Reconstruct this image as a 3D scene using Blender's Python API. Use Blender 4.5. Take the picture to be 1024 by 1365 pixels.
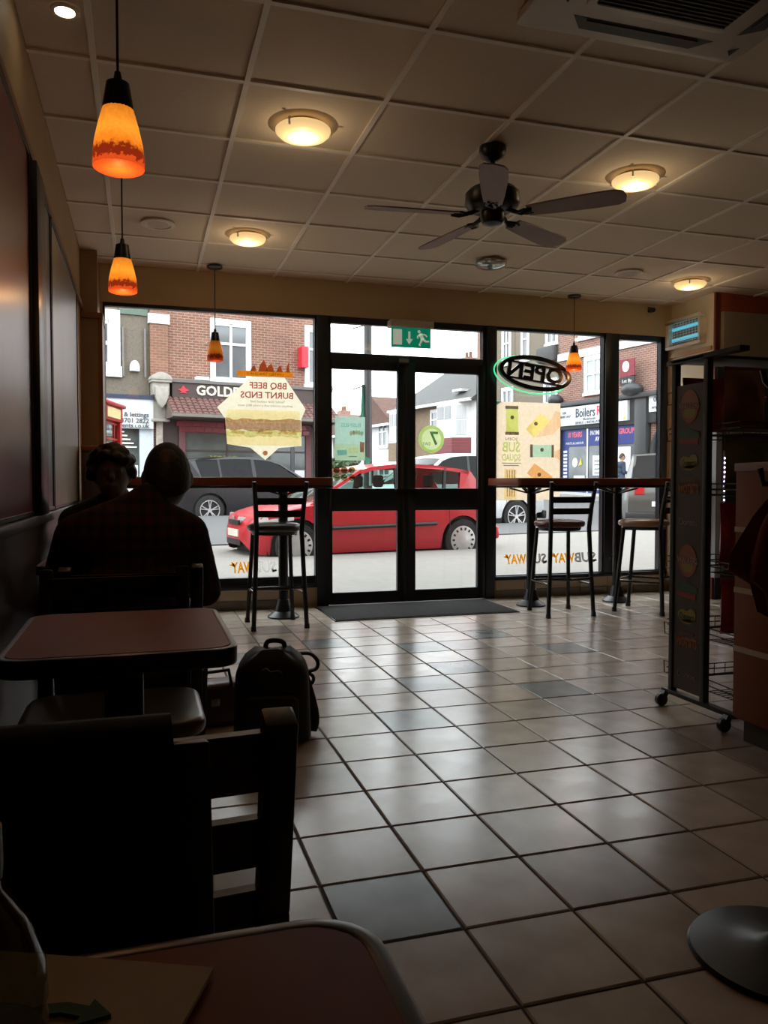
import bpy, bmesh, math, random
from mathutils import Vector, Matrix
random.seed(7)
for _o in list(bpy.data.objects): bpy.data.objects.remove(_o, do_unlink=True)
SC = bpy.context.scene
C = SC.collection
PI = math.pi
def rad(a): return math.radians(a)

# ------------------------------------------------------------------ camera
YAW, PITCH, EYE = rad(16.892), rad(-2.02), 1.05
_F = Vector((math.sin(YAW)*math.cos(PITCH), math.cos(YAW)*math.cos(PITCH), math.sin(PITCH)))
_R = Vector((math.cos(YAW), -math.sin(YAW), 0.0))
_U = _R.cross(_F)
cam_data = bpy.data.cameras.new('camera'); cam = bpy.data.objects.new('camera', cam_data); C.objects.link(cam)
cam_data.sensor_fit = 'VERTICAL'; cam_data.sensor_height = 36.0; cam_data.lens = 1063.0/1365.0*36.0
cam_data.clip_start = 0.05; cam_data.clip_end = 400
cam.matrix_world = Matrix(((_R.x, _U.x, -_F.x, 0), (_R.y, _U.y, -_F.y, 0), (_R.z, _U.z, -_F.z, EYE), (0, 0, 0, 1)))
SC.camera = cam

# ------------------------------------------------------------------ world: bright overcast sky
SKY = 5.6
w = bpy.data.worlds.new('overcast_sky'); SC.world = w; w.use_nodes = True
_bg = w.node_tree.nodes.get('Background') or w.node_tree.nodes.new('ShaderNodeBackground')
_bg.inputs['Color'].default_value = (0.93, 0.97, 1.0, 1); _bg.inputs['Strength'].default_value = SKY
SC.view_settings.view_transform = 'Standard'; SC.view_settings.look = 'None'
SC.view_settings.exposure = 0.0; SC.view_settings.gamma = 1.0; SC.view_settings.use_curve_mapping = False
LAMP = 1.7      # ceiling lamp emission

# ------------------------------------------------------------------ materials
MATS = {}
def lin(c): return tuple(c[:3])+(1.0,)
def M(name, col=(.5,.5,.5), rough=.6, metal=0., spec=.5, var=.08, scale=9., bump=0., emis=None, es=0., coat=0., rvar=0., stretch=None):
    if name in MATS: return MATS[name]
    m = bpy.data.materials.new(name); m.use_nodes = True; MATS[name] = m
    nt = m.node_tree; b = nt.nodes['Principled BSDF']
    tc = nt.nodes.new('ShaderNodeTexCoord'); mp = nt.nodes.new('ShaderNodeMapping')
    nt.links.new(tc.outputs['Object'], mp.inputs['Vector'])
    if stretch: mp.inputs['Scale'].default_value = stretch
    nz = nt.nodes.new('ShaderNodeTexNoise'); nz.inputs['Scale'].default_value = scale; nz.inputs['Detail'].default_value = 4
    nt.links.new(mp.outputs['Vector'], nz.inputs['Vector'])
    mx = nt.nodes.new('ShaderNodeMix'); mx.data_type = 'RGBA'
    mx.inputs[6].default_value = lin([max(0, c*(1-var*2)) for c in col]); mx.inputs[7].default_value = lin([min(1, c*(1+var*2)) for c in col])
    nt.links.new(nz.outputs['Fac'], mx.inputs[0]); nt.links.new(mx.outputs[2], b.inputs['Base Color'])
    b.inputs['Roughness'].default_value = rough; b.inputs['Metallic'].default_value = metal
    b.inputs['Specular IOR Level'].default_value = spec
    if coat: b.inputs['Coat Weight'].default_value = coat; b.inputs['Coat Roughness'].default_value = .05
    if rvar:
        mr = nt.nodes.new('ShaderNodeMapRange'); mr.inputs['To Min'].default_value = max(0.02, rough-rvar); mr.inputs['To Max'].default_value = rough+rvar
        nt.links.new(nz.outputs['Fac'], mr.inputs['Value']); nt.links.new(mr.outputs['Result'], b.inputs['Roughness'])
    if bump:
        bp = nt.nodes.new('ShaderNodeBump'); bp.inputs['Strength'].default_value = bump; bp.inputs['Distance'].default_value = .01
        nt.links.new(nz.outputs['Fac'], bp.inputs['Height']); nt.links.new(bp.outputs['Normal'], b.inputs['Normal'])
    if emis:
        b.inputs['Emission Color'].default_value = lin(emis); b.inputs['Emission Strength'].default_value = es
    return m
def MGlass(name, tint=(.93,.96,.95), base=.045, rough=.02):
    if name in MATS: return MATS[name]
    m = bpy.data.materials.new(name); m.use_nodes = True; MATS[name] = m
    nt = m.node_tree; nt.nodes.remove(nt.nodes['Principled BSDF']); out = nt.nodes['Material Output']
    tr = nt.nodes.new('ShaderNodeBsdfTransparent'); tr.inputs['Color'].default_value = lin(tint)
    gl = nt.nodes.new('ShaderNodeBsdfGlossy'); gl.inputs['Roughness'].default_value = rough
    lw = nt.nodes.new('ShaderNodeLayerWeight'); lw.inputs['Blend'].default_value = .5
    pw = nt.nodes.new('ShaderNodeMath'); pw.operation = 'POWER'; pw.inputs[1].default_value = 5
    ma = nt.nodes.new('ShaderNodeMath'); ma.operation = 'MULTIPLY_ADD'; ma.inputs[1].default_value = .9; ma.inputs[2].default_value = base
    mx = nt.nodes.new('ShaderNodeMixShader')
    nt.links.new(lw.outputs['Facing'], pw.inputs[0]); nt.links.new(pw.outputs[0], ma.inputs[0]); nt.links.new(ma.outputs[0], mx.inputs[0])
    nt.links.new(tr.outputs[0], mx.inputs[1]); nt.links.new(gl.outputs[0], mx.inputs[2]); nt.links.new(mx.outputs[0], out.inputs['Surface'])
    return m
def MPaper(name, col, trans=.8, var=.06, scale=30.):      # thin print that lets daylight through
    if name in MATS: return MATS[name]
    m = bpy.data.materials.new(name); m.use_nodes = True; MATS[name] = m
    nt = m.node_tree; nt.nodes.remove(nt.nodes['Principled BSDF']); out = nt.nodes['Material Output']
    tc = nt.nodes.new('ShaderNodeTexCoord'); nz = nt.nodes.new('ShaderNodeTexNoise'); nz.inputs['Scale'].default_value = scale; nz.inputs['Detail'].default_value = 3
    nt.links.new(tc.outputs['Object'], nz.inputs['Vector'])
    mx0 = nt.nodes.new('ShaderNodeMix'); mx0.data_type = 'RGBA'
    mx0.inputs[6].default_value = lin([c*(1-2*var) for c in col]); mx0.inputs[7].default_value = lin([min(1, c*(1+2*var)) for c in col])
    nt.links.new(nz.outputs['Fac'], mx0.inputs[0])
    d = nt.nodes.new('ShaderNodeBsdfDiffuse'); t = nt.nodes.new('ShaderNodeBsdfTranslucent'); mx = nt.nodes.new('ShaderNodeMixShader')
    nt.links.new(mx0.outputs[2], d.inputs['Color']); nt.links.new(mx0.outputs[2], t.inputs['Color'])
    mx.inputs[0].default_value = trans
    nt.links.new(d.outputs[0], mx.inputs[1]); nt.links.new(t.outputs[0], mx.inputs[2]); nt.links.new(mx.outputs[0], out.inputs['Surface'])
    return m
def MInk(name, col, dens=.25):      # printing ink over thin paper: filters the light coming through
    if name in MATS: return MATS[name]
    m = bpy.data.materials.new(name); m.use_nodes = True; MATS[name] = m
    nt = m.node_tree; nt.nodes.remove(nt.nodes['Principled BSDF']); out = nt.nodes['Material Output']
    tc = nt.nodes.new('ShaderNodeTexCoord'); nz = nt.nodes.new('ShaderNodeTexNoise'); nz.inputs['Scale'].default_value = 45; nz.inputs['Detail'].default_value = 4
    nt.links.new(tc.outputs['Object'], nz.inputs['Vector'])
    q = [math.sqrt(c) for c in col]; mx0 = nt.nodes.new('ShaderNodeMix'); mx0.data_type = 'RGBA'
    mx0.inputs[6].default_value = lin([c*(1-dens) for c in q]); mx0.inputs[7].default_value = lin([min(1, c*(1+dens)) for c in q])
    nt.links.new(nz.outputs['Fac'], mx0.inputs[0])
    t = nt.nodes.new('ShaderNodeBsdfTransparent'); nt.links.new(mx0.outputs[2], t.inputs['Color']); nt.links.new(t.outputs[0], out.inputs['Surface'])
    return m
def MEmit(name, col, s):
    if name in MATS: return MATS[name]
    return M(name, [min(1, c) for c in col], .5, emis=col, es=s, var=.02)
def MBrick(name, c1, c2, mortar, sx=5.0, rough=.85, offx=0):
    if name in MATS: return MATS[name]
    m = bpy.data.materials.new(name); m.use_nodes = True; MATS[name] = m
    nt = m.node_tree; b = nt.nodes['Principled BSDF']; b.inputs['Roughness'].default_value = rough
    tc = nt.nodes.new('ShaderNodeTexCoord'); sp = nt.nodes.new('ShaderNodeSeparateXYZ'); ad = nt.nodes.new('ShaderNodeMath'); cb = nt.nodes.new('ShaderNodeCombineXYZ')
    nt.links.new(tc.outputs['Object'], sp.inputs[0]); nt.links.new(sp.outputs['X'], ad.inputs[0]); nt.links.new(sp.outputs['Y'], ad.inputs[1])
    nt.links.new(ad.outputs[0], cb.inputs['X']); nt.links.new(sp.outputs['Z'], cb.inputs['Y'])
    br = nt.nodes.new('ShaderNodeTexBrick'); br.inputs['Scale'].default_value = sx
    br.inputs['Brick Width'].default_value = 1.0; br.inputs['Row Height'].default_value = .36; br.inputs['Mortar Size'].default_value = .036
    br.inputs['Color1'].default_value = lin(c1); br.inputs['Color2'].default_value = lin(c2); br.inputs['Mortar'].default_value = lin(mortar)
    nz = nt.nodes.new('ShaderNodeTexNoise'); nz.inputs['Scale'].default_value = .9; nz.inputs['Detail'].default_value = 5
    nt.links.new(tc.outputs['Object'], nz.inputs['Vector'])
    hs = nt.nodes.new('ShaderNodeHueSaturation'); mr = nt.nodes.new('ShaderNodeMapRange'); mr.inputs['To Min'].default_value = .65; mr.inputs['To Max'].default_value = 1.35
    nt.links.new(nz.outputs['Fac'], mr.inputs['Value']); nt.links.new(mr.outputs['Result'], hs.inputs['Value'])
    nt.links.new(cb.outputs[0], br.inputs['Vector']); nt.links.new(br.outputs['Color'], hs.inputs['Color']); nt.links.new(hs.outputs[0], b.inputs['Base Color'])
    return m

# ------------------------------------------------------------------ mesh helpers
class MB:
    def __init__(s): s.v = []; s.f = []
    def add(s, vs, fs):
        o = len(s.v); s.v += [tuple(v) for v in vs]; s.f += [tuple(i+o for i in f) for f in fs]; return s
    def box(s, x0, x1, y0, y1, z0, z1):
        return s.add([(x0,y0,z0),(x1,y0,z0),(x1,y1,z0),(x0,y1,z0),(x0,y0,z1),(x1,y0,z1),(x1,y1,z1),(x0,y1,z1)],
              [(3,2,1,0),(4,5,6,7),(0,1,5,4),(1,2,6,5),(2,3,7,6),(3,0,4,7)])
    def hexa(s, p):   # 8 points: bottom 4 ccw, top 4 ccw
        return s.add(p, [(3,2,1,0),(4,5,6,7),(0,1,5,4),(1,2,6,5),(2,3,7,6),(3,0,4,7)])
    def bar(s, p0, p1, wx, wy, up=(0,0,1), w1=None):
        p0, p1 = Vector(p0), Vector(p1); d = (p1-p0).normalized(); u = Vector(up)
        if abs(d.dot(u)) > .98: u = Vector((0,1,0))
        a = d.cross(u).normalized(); b = a.cross(d).normalized()
        k = w1 if w1 else (wx, wy); q = []
        for p, (sx, sy) in ((p0,(wx,wy)), (p1,k)):
            q += [p-a*sx/2-b*sy/2, p+a*sx/2-b*sy/2, p+a*sx/2+b*sy/2, p-a*sx/2+b*sy/2]
        return s.hexa(q)
    def cyl(s, p0, p1, r0, r1=None, n=16):
        return s.tube([p0, p1], [r0, r0 if r1 is None else r1], n)
    def tube(s, pts, r, n=8, closed=False, sy=1.0):
        pts = [Vector(p) for p in pts]; k = len(pts)
        rr = r if isinstance(r, (list, tuple)) else [r]*k
        o = len(s.v); prev = None
        for i, p in enumerate(pts):
            if closed: d = pts[(i+1) % k]-pts[i-1]
            else: d = pts[min(i+1, k-1)]-pts[max(i-1, 0)]
            d = d.normalized() if d.length > 1e-9 else Vector((0,0,1))
            if prev is None:
                u = Vector((0,0,1)) if abs(d.z) < .9 else Vector((0,1,0)); a = d.cross(u).normalized()
            else:
                a = (prev-d*prev.dot(d)); a = a.normalized() if a.length > 1e-6 else d.orthogonal().normalized()
            prev = a; b = d.cross(a)
            for j in range(n):
                t = 2*PI*j/n; s.v.append(tuple(p+(a*math.cos(t)+b*math.sin(t)*sy)*rr[i]))
        m = k if closed else k-1
        for i in range(m):
            for j in range(n):
                a0 = o+i*n+j; a1 = o+i*n+(j+1) % n; b0 = o+((i+1) % k)*n+j; b1 = o+((i+1) % k)*n+(j+1) % n
                s.f.append((a0, a1, b1, b0))
        if not closed:
            s.f.append(tuple(o+j for j in reversed(range(n)))); s.f.append(tuple(o+(k-1)*n+j for j in range(n)))
        return s
    def lathe(s, prof, c=(0,0,0), n=24, axis='Z', sx=1., sy=1.):
        o = len(s.v); k = len(prof)
        for r, z in prof:
            for j in range(n):
                t = 2*PI*j/n; x, y = r*math.cos(t)*sx, r*math.sin(t)*sy
                q = (x, y, z) if axis == 'Z' else ((x, z, y) if axis == 'Y' else (z, x, y))
                s.v.append((q[0]+c[0], q[1]+c[1], q[2]+c[2]))
        for i in range(k-1):
            for j in range(n):
                s.f.append((o+i*n+j, o+i*n+(j+1) % n, o+(i+1)*n+(j+1) % n, o+(i+1)*n+j))
        if prof[0][0] > 1e-6: s.f.append(tuple(o+j for j in reversed(range(n))))
        if prof[-1][0] > 1e-6: s.f.append(tuple(o+(k-1)*n+j for j in range(n)))
        return s
    def prism(s, poly, a, b, plane='XZ', M4=None):   # 2D polygon pushed between two depths
        n = len(poly); vs = []
        for d in (a, b):
            for (p, q) in poly:
                v = (p, d, q) if plane == 'XZ' else ((p, q, d) if plane == 'XY' else (d, p, q))
                vs.append(tuple(M4 @ Vector(v)) if M4 else v)
        fs = [tuple(range(n)), tuple(reversed(range(n, 2*n)))]
        for i in range(n): fs.append((i, i+n, (i+1) % n+n, (i+1) % n))
        return s.add(vs, fs)
    def ball(s, c, r, n=14, m=9):
        rx, ry, rz = r if isinstance(r, (list, tuple)) else (r, r, r)
        prof = [(math.sin(PI*i/m), -math.cos(PI*i/m)) for i in range(m+1)]
        o = len(s.v); s.lathe([(max(p, 1e-7), z) for p, z in prof], n=n)
        for i in range(o, len(s.v)):
            x, y, z = s.v[i]; s.v[i] = (c[0]+x*rx, c[1]+y*ry, c[2]+z*rz)
        return s
    def grid(s, fn, nu, nv, thick=None):
        o = len(s.v)
        for i in range(nu+1):
            for j in range(nv+1): s.v.append(tuple(fn(i/nu, j/nv)))
        for i in range(nu):
            for j in range(nv):
                a = o+i*(nv+1)+j; s.f.append((a, a+nv+1, a+nv+2, a+1))
        return s
    def mesh(s, name, mat, bevel=0., seg=2, smooth=35, solid=0., remesh=0.):
        me = bpy.data.meshes.new(name); me.from_pydata(s.v, [], s.f); me.update()
        bm = bmesh.new(); bm.from_mesh(me)
        bmesh.ops.remove_doubles(bm, verts=bm.verts, dist=1e-6)
        if solid:
            bmesh.ops.recalc_face_normals(bm, faces=bm.faces)
            bmesh.ops.solidify(bm, geom=list(bm.faces), thickness=solid)
        bmesh.ops.recalc_face_normals(bm, faces=bm.faces)
        if bevel:
            ed = [e for e in bm.edges if len(e.link_faces) == 2 and e.calc_face_angle(0) > rad(30)]
            bmesh.ops.bevel(bm, geom=ed, offset=bevel, segments=seg, affect='EDGES', profile=.5, clamp_overlap=True)
        bm.to_mesh(me); bm.free()
        if remesh:
            ob = bpy.data.objects.new('tmp', me); C.objects.link(ob)
            md = ob.modifiers.new('r', 'REMESH'); md.mode = 'VOXEL'; md.voxel_size = remesh
            sm = ob.modifiers.new('s', 'SMOOTH'); sm.iterations = 4; sm.factor = .5
            dg = bpy.context.evaluated_depsgraph_get(); dg.update()
            me2 = bpy.data.meshes.new_from_object(ob.evaluated_get(dg)); bpy.data.objects.remove(ob); me = me2; me.name = name
        if mat: me.materials.clear(); me.materials.append(mat)
        if smooth:
            me.polygons.foreach_set('use_smooth', [True]*len(me.polygons))
            try: me.set_sharp_from_angle(angle=rad(smooth))
            except Exception: pass
        return me
    def build(s, name, mat, parent=None, **k):
        return link(name, s.mesh(name, mat, **k), parent)
def link(name, me, parent=None, loc=None, rz=None):
    o = bpy.data.objects.new(name, me); C.objects.link(o)
    if parent: o.parent = parent
    if loc: o.location = loc
    if rz is not None: o.rotation_euler = (0, 0, rz)
    return o
def thing(name, label, cat, loc=(0,0,0), rz=0., group=None, rot=None):
    o = bpy.data.objects.new(name, None); C.objects.link(o); o.empty_display_size = .1
    o.location = loc; o.rotation_euler = rot or (0, 0, rz); o['label'] = label; o['category'] = cat
    if group: o['group'] = group
    return o
def tag(o, label, cat, group=None):
    o['label'] = label; o['category'] = cat
    if group: o['group'] = group
    return o
def struct(o): o['kind'] = 'structure'; return o
def stuff(o): o['kind'] = 'stuff'; return o
def copy_tree(o, parent=None, top=True):
    c = o.copy(); C.objects.link(c)
    if parent: c.parent = parent
    for ch in list(o.children): copy_tree(ch, c, False)
    return c
def dup(o, loc, rz=0., label=None, group=None):
    c = copy_tree(o); c.location = loc; c.rotation_euler = (0, 0, rz)
    if label: c['label'] = label
    if group: c['group'] = group
    return c
def text(s, size, mat, parent, loc, xd=(1,0,0), yd=(0,0,1), depth=.001, name='lettering', align='CENTER', sx=1., bold=0., shear=0.):
    cu = bpy.data.curves.new('t', 'FONT'); cu.body = s; cu.size = size; cu.align_x = align; cu.align_y = 'CENTER'
    cu.extrude = depth; cu.resolution_u = 2; cu.offset = bold; cu.shear = shear
    ob = bpy.data.objects.new('t', cu); C.objects.link(ob)
    dg = bpy.context.evaluated_depsgraph_get(); dg.update()
    me = bpy.data.meshes.new_from_object(ob.evaluated_get(dg)); bpy.data.objects.remove(ob); bpy.data.curves.remove(cu)
    x = Vector(xd).normalized(); y = Vector(yd).normalized(); z = x.cross(y)
    me.transform(Matrix(((x.x*sx, y.x, z.x, loc[0]), (x.y*sx, y.y, z.y, loc[1]), (x.z*sx, y.z, z.z, loc[2]), (0, 0, 0, 1))))
    me.materials.clear(); me.materials.append(mat); me.name = name
    return link(name, me, parent)
def ell(cx, cz, rx, rz, n=28, a0=0., a1=2*PI, tilt=0.):
    out = []
    for i in range(n):
        t = a0+(a1-a0)*i/(n if abs(a1-a0-2*PI) < 1e-6 else n-1); x, z = rx*math.cos(t), rz*math.sin(t)
        out.append((cx+x*math.cos(tilt)-z*math.sin(tilt), cz+x*math.sin(tilt)+z*math.cos(tilt)))
    return out
def rrect(x0, x1, y0, y1, r, n=5):
    out = []
    for cx, cy, a in ((x1-r, y1-r, 0), (x0+r, y1-r, 90), (x0+r, y0+r, 180), (x1-r, y0+r, 270)):
        for i in range(n+1):
            t = rad(a+90*i/n); out.append((cx+r*math.cos(t), cy+r*math.sin(t)))
    return out
# street frame: e1 runs along the street, e2 away from the shop
EXA = rad(11.56); _E1 = Vector((math.cos(EXA), math.sin(EXA), 0)); _E2 = Vector((-math.sin(EXA), math.cos(EXA), 0))
def EX(a, b, z=0.): v = _E1*a+_E2*b; return (v.x, v.y, z)
GP = -0.10                       # pavement level outside the shop
KERB = 12.35
def road_z(a, b): return GP-.07+.034*max(0, b-KERB)+.03*max(0, a-12)
# ================================================================== the room
YW = 6.69; ZC = 2.77
m_tan = M('wall_paint_tan', (.50,.36,.20), .7, var=.05, scale=3)
m_cream = M('wall_paint_cream', (.66,.56,.40), .7, var=.04, scale=3)
m_frame = M('dark_window_metal', (.010,.014,.020), .38, var=.05)
m_black = M('black_metal', (.008,.008,.009), .35, var=.1)
m_blackwood = M('black_stained_wood', (.007,.006,.006), .42, var=.2, scale=20, stretch=(1,1,.15))
m_glass = MGlass('window_glass', (.965,.98,.975), .03)
m_chrome = M('brushed_steel', (.6,.6,.6), .3, 1.0, var=.03)
m_brick_out = MBrick('shop_front_brick', (.30,.14,.10), (.24,.11,.08), (.35,.32,.28))

# front wall with its openings
mb = MB()
mb.box(-.90, -.28, YW, 6.755, -.05, 2.48).box(4.93, 5.4, YW, 6.755, -.05, 2.48)
mb.box(-.28, 1.43, YW, 6.755, -.05, .175).box(3.09, 4.93, YW, 6.755, -.05, .175)
mb.box(-.90, 5.4, YW-.02, 6.755, 2.48, 3.0)
wf = struct(mb.build('wall_front', m_tan))
mb = MB()
mb.box(-9, -.90, 6.75, 7.0, -.3, 3.0).box(5.4, 13, 6.75, 7.0, -.3, 3.0).box(-9, 13, 6.75, 7.0, 3.0, 8.5).box(-9, 13, 6.4, 6.74, 8.2, 8.5)
mb.build('outer_brickwork', m_brick_out, wf)
# tiles under the windows
m_wt = M('beige_wall_tile', (.52,.40,.26), .35, var=.06, scale=5); m_st = M('grey_skirting_tile', (.20,.17,.13), .35, var=.08, scale=5)
t_w = MB().box(-.143, .143, -.008, .004, 0, .098).mesh('wall_tile', m_wt, bevel=.002, seg=1)
t_s = MB().box(-.143, .143, -.010, .004, 0, .072).mesh('skirting_tile', m_st, bevel=.002, seg=1)
for x0, x1 in ((-.275, 1.43), (3.10, 4.93)):
    x = x0+.146
    while x < x1-.10:
        link('wall_tile', t_w, wf, (x, YW-.004, .076)); link('skirting_tile', t_s, wf, (x, YW-.004, 0)); x += .292
# other walls, roof over the ceiling
m_left = M('left_wall_paint', (.34,.22,.11), .6, var=.06, scale=3)
wl = struct(MB().box(-.62, -.42, -2.6, 6.69, -.05, 3.0).build('wall_left', m_left))
struct(MB().box(-.62, 7.4, -2.8, -2.6, -.05, 3.0).build('wall_back', m_tan))
wr = struct(MB().box(4.95, 5.15, 6.07, 6.69, -.05, 3.0).build('wall_right', m_cream))
m_red = M('red_orange_paint', (.36,.07,.02), .6, var=.06, scale=3)
wr2 = struct(MB().box(5.15, 7.4, 6.07, 6.3, -.05, 3.0).box(4.952, 5.15, 6.062, 6.0705, -.05, 3.0).build('wall_right_return', m_red))
struct(MB().box(7.2, 7.4, -2.6, 6.07, -.05, 3.0).build('wall_far_right', m_tan))
MB().box(4.925, 4.95, 6.08, 6.685, .0, .95).build('wainscot', M('brown_wainscot', (.30,.17,.09), .5, var=.15, scale=6, stretch=(1,1,.1)), wr)
MB().box(4.93, 4.95, 6.08, 6.68, 2.265, 2.30).build('picture_rail', M('picture_rail_paint', (.42,.26,.14), .5), wr)
MB().box(4.952, 4.99, 6.045, 6.062, 0, ZC).build('corner_strip', M('dark_red_strip', (.12,.025,.015), .5), wr2)
struct(MB().box(-.42, -.30, 6.30, 6.69, 0, ZC).build('trim_1', M('pilaster_brown', (.27,.16,.07), .6, var=.06)))
struct(MB().box(-.30, -.268, 6.30, 6.69, 0, 2.30).box(-.43, -.262, 6.27, 6.69, 2.27, 2.31).build('trim_2', M('pilaster_edge', (.20,.08,.03), .5)))
# left wall covering: dado, rail and glossy picture panels
m_dado = M('dark_dado', (.045,.022,.012), .45, var=.2, scale=6)
MB().box(-.425, -.405, -2.6, 6.30, 0, .90).build('dado_panel', m_dado, wl)
MB().box(-.43, -.385, -2.6, 6.30, .885, .925).build('dado_rail', m_dado, wl, bevel=.006)
MB().box(-.43, -.398, -2.6, 6.30, 2.325, 2.36).build('picture_rail', M('red_brown_rail', (.17,.06,.03), .45), wl)
def panel(y0, y1, mat, label, name='wall_picture'):
    t = thing(name, label, 'wall panel', (-.42, (y0+y1)/2, .93), group=None); h = (y1-y0)/2
    MB().box(-.002, .016, -h, h, 0, 1.385).build('panel', mat, t)
    m = MB(); e = .014
    for a in (-h, h-e): m.box(-.002, .022, a, a+e, 0, 1.385)
    m.box(-.002, .022, -h, h, 1.372, 1.386).box(-.002, .022, -h, h, 0, .014)
    m.build('edge_strip', m_black, t)
m_p1 = M('picture_deep_red', (.16,.018,.010), .30, var=.45, scale=2.2, spec=.6); m_p2 = M('picture_slate', (.10,.085,.07), .28, var=.3, scale=2)
m_p3 = M('picture_stone', (.30,.25,.19), .30, var=.25, scale=1.6)
panel(1.2, 3.36, m_p1, 'glossy deep red picture panel on left wall beside dark strip')
panel(3.66, 4.10, m_p2, 'narrow dark grey picture panel on left wall past the black strip')
panel(4.13, 5.70, m_p3, 'long pale stone coloured picture panel on left wall by the pilaster')
tag(MB().box(-.42, -.375, 3.38, 3.64, .925, 2.30).build('wall_strip', m_black, bevel=.004), 'tall black vertical strip standing between the left wall pictures', 'wall strip')

# ---------------------------------------------------------------- floor tiles
m_grout = M('dark_grout', (.035,.030,.026), .85, var=.2, scale=40)
fl = struct(MB().box(-.62, 7.4, -2.8, 6.99, -.14, -.004).build('floor', m_grout))
def MTile(name, col, rough):
    m = M(name, col, rough, var=.16, scale=7, bump=.05, rvar=.09)
    nt = m.node_tree; b = nt.nodes['Principled BSDF']; oi = nt.nodes.new('ShaderNodeObjectInfo'); hs = nt.nodes.new('ShaderNodeHueSaturation')
    mr = nt.nodes.new('ShaderNodeMapRange'); mr.inputs['To Min'].default_value = .80; mr.inputs['To Max'].default_value = 1.14
    src = b.inputs['Base Color'].links[0].from_socket
    nt.links.new(oi.outputs['Random'], mr.inputs['Value']); nt.links.new(mr.outputs['Result'], hs.inputs['Value']); nt.links.new(src, hs.inputs['Color']); nt.links.new(hs.outputs[0], b.inputs['Base Color'])
    return m
m_tb = MTile('floor_tile_beige', (.52,.43,.35), .22); m_tsl = MTile('floor_tile_slate', (.15,.17,.17), .24); m_tt = MTile('floor_tile_clay', (.33,.25,.20), .24)
PX, PY, X0, Y0 = .2865, .2945, 1.007, 2.008
g = .0032
def tile_mb(mb, x0, x1, y0, y1):
    c = .004
    return mb.add([(x0,y0,-.006),(x1,y0,-.006),(x1,y1,-.006),(x0,y1,-.006),(x0,y0,-.003),(x1,y0,-.003),(x1,y1,-.003),(x0,y1,-.003),
         (x0+c,y0+c,0),(x1-c,y0+c,0),(x1-c,y1-c,0),(x0+c,y1-c,0)],
         [(0,1,5,4),(1,2,6,5),(2,3,7,6),(3,0,4,7),(4,5,9,8),(5,6,10,9),(6,7,11,10),(7,4,8,11),(8,9,10,11)])
def tmesh(mat): return tile_mb(MB(), -PX/2+g, PX/2-g, -PY/2+g, PY/2-g).mesh('floor_tile', mat, smooth=0)
tm = {'b': tmesh(m_tb), 's': tmesh(m_tsl), 't': tmesh(m_tt)}
def px_of(x, y, z):
    p = Vector((x, y, z-EYE)); d = p.dot(_F)
    return (None, None, d) if d < .15 else (512+1063*p.dot(_R)/d, 682.5-1063*p.dot(_U)/d, d)
cells = []
for i in range(-6, 22):
    for j in range(-16, 17):
        xa, xb = max(X0+i*PX, -.42), min(X0+(i+1)*PX, 7.2); ya, yb = max(Y0+j*PY, -2.6), min(Y0+(j+1)*PY, YW)
        if xb-xa < .03 or yb-ya < .03: continue
        u, v, d = px_of((xa+xb)/2, (ya+yb)/2, 0); vis = u is not None and -40 < u < 1064 and v < 1420 and (u > 250 or v > 780)
        full = xb-xa > PX-.001 and yb-ya > PY-.001
        cells.append((d if vis else 99, i, j, xa, xb, ya, yb, vis and full))
cells.sort(key=lambda c: c[0]); cnt = 0; rest = MB()
SL = {(-2,-1), (3,-1), (2,-3), (1,6), (0,4), (2,9), (0,10), (-2,9), (4,10), (3,5)}; CL = {(4,2), (2,-4), (-1,12)}
rs = random.Random(3)
for d, i, j, xa, xb, ya, yb, ok in cells:
    if ok and cnt < 296:
        k = 's' if (i, j) in SL or rs.random() < .012 else ('t' if (i, j) in CL or rs.random() < .05 else 'b')
        link('floor_tile', tm[k], fl, ((xa+xb)/2, (ya+yb)/2, 0), rz=0); cnt += 1
    else: tile_mb(rest, xa+g, xb-g, ya+g, yb-g)
stuff(rest.build('floor_tile_border', m_tb, fl, smooth=0))

# ---------------------------------------------------------------- suspended ceiling
m_ct = M('ceiling_tile', (.64,.53,.40), .9, var=.04, scale=60, bump=.05); m_tee = M('ceiling_tee', (.74,.67,.57), .6, var=.03)
ce = struct(MB().box(-.62, 7.4, -2.8, 6.99, 2.86, 3.0).build('ceiling', M('ceiling_void', (.3,.27,.22), .9)))
CX = [-.42]+[-.17+.618*k for k in range(0, 12)]+[7.2]; CY = [-2.6]+[2.9-.593*k for k in range(9, 0, -1)]+[2.9+.593*k for k in range(0, 7)]+[6.67]
AC = (1.33, 2.29, 1.77, 2.735)
cm = {}
def cpanel(w_, h_):
    k = (round(w_, 4), round(h_, 4))
    if k not in cm: cm[k] = MB().box(-w_/2, w_/2, -h_/2, h_/2, 0, .016).mesh('ceiling_tile', m_ct, smooth=0)
    return cm[k]
for i in range(len(CX)-1):
    for j in range(len(CY)-1):
        xa, xb, ya, yb = CX[i], CX[i+1], CY[j], CY[j+1]
        link('ceiling_tile', cpanel(xb-xa-.004, yb-ya-.004), ce, ((xa+xb)/2, (ya+yb)/2, ZC+.002+.003*rs.random()), rz=0)
for x in CX[1:-1]: MB().box(x-.012, x+.012, -2.6, 6.67, ZC-.006, ZC+.03).build('tee_bar', m_tee, ce, smooth=0)
for y in CY[1:-1]: MB().box(-.42, 7.2, y-.012, y+.012, ZC-.0055, ZC+.03).build('tee_bar', m_tee, ce, smooth=0)

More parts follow.
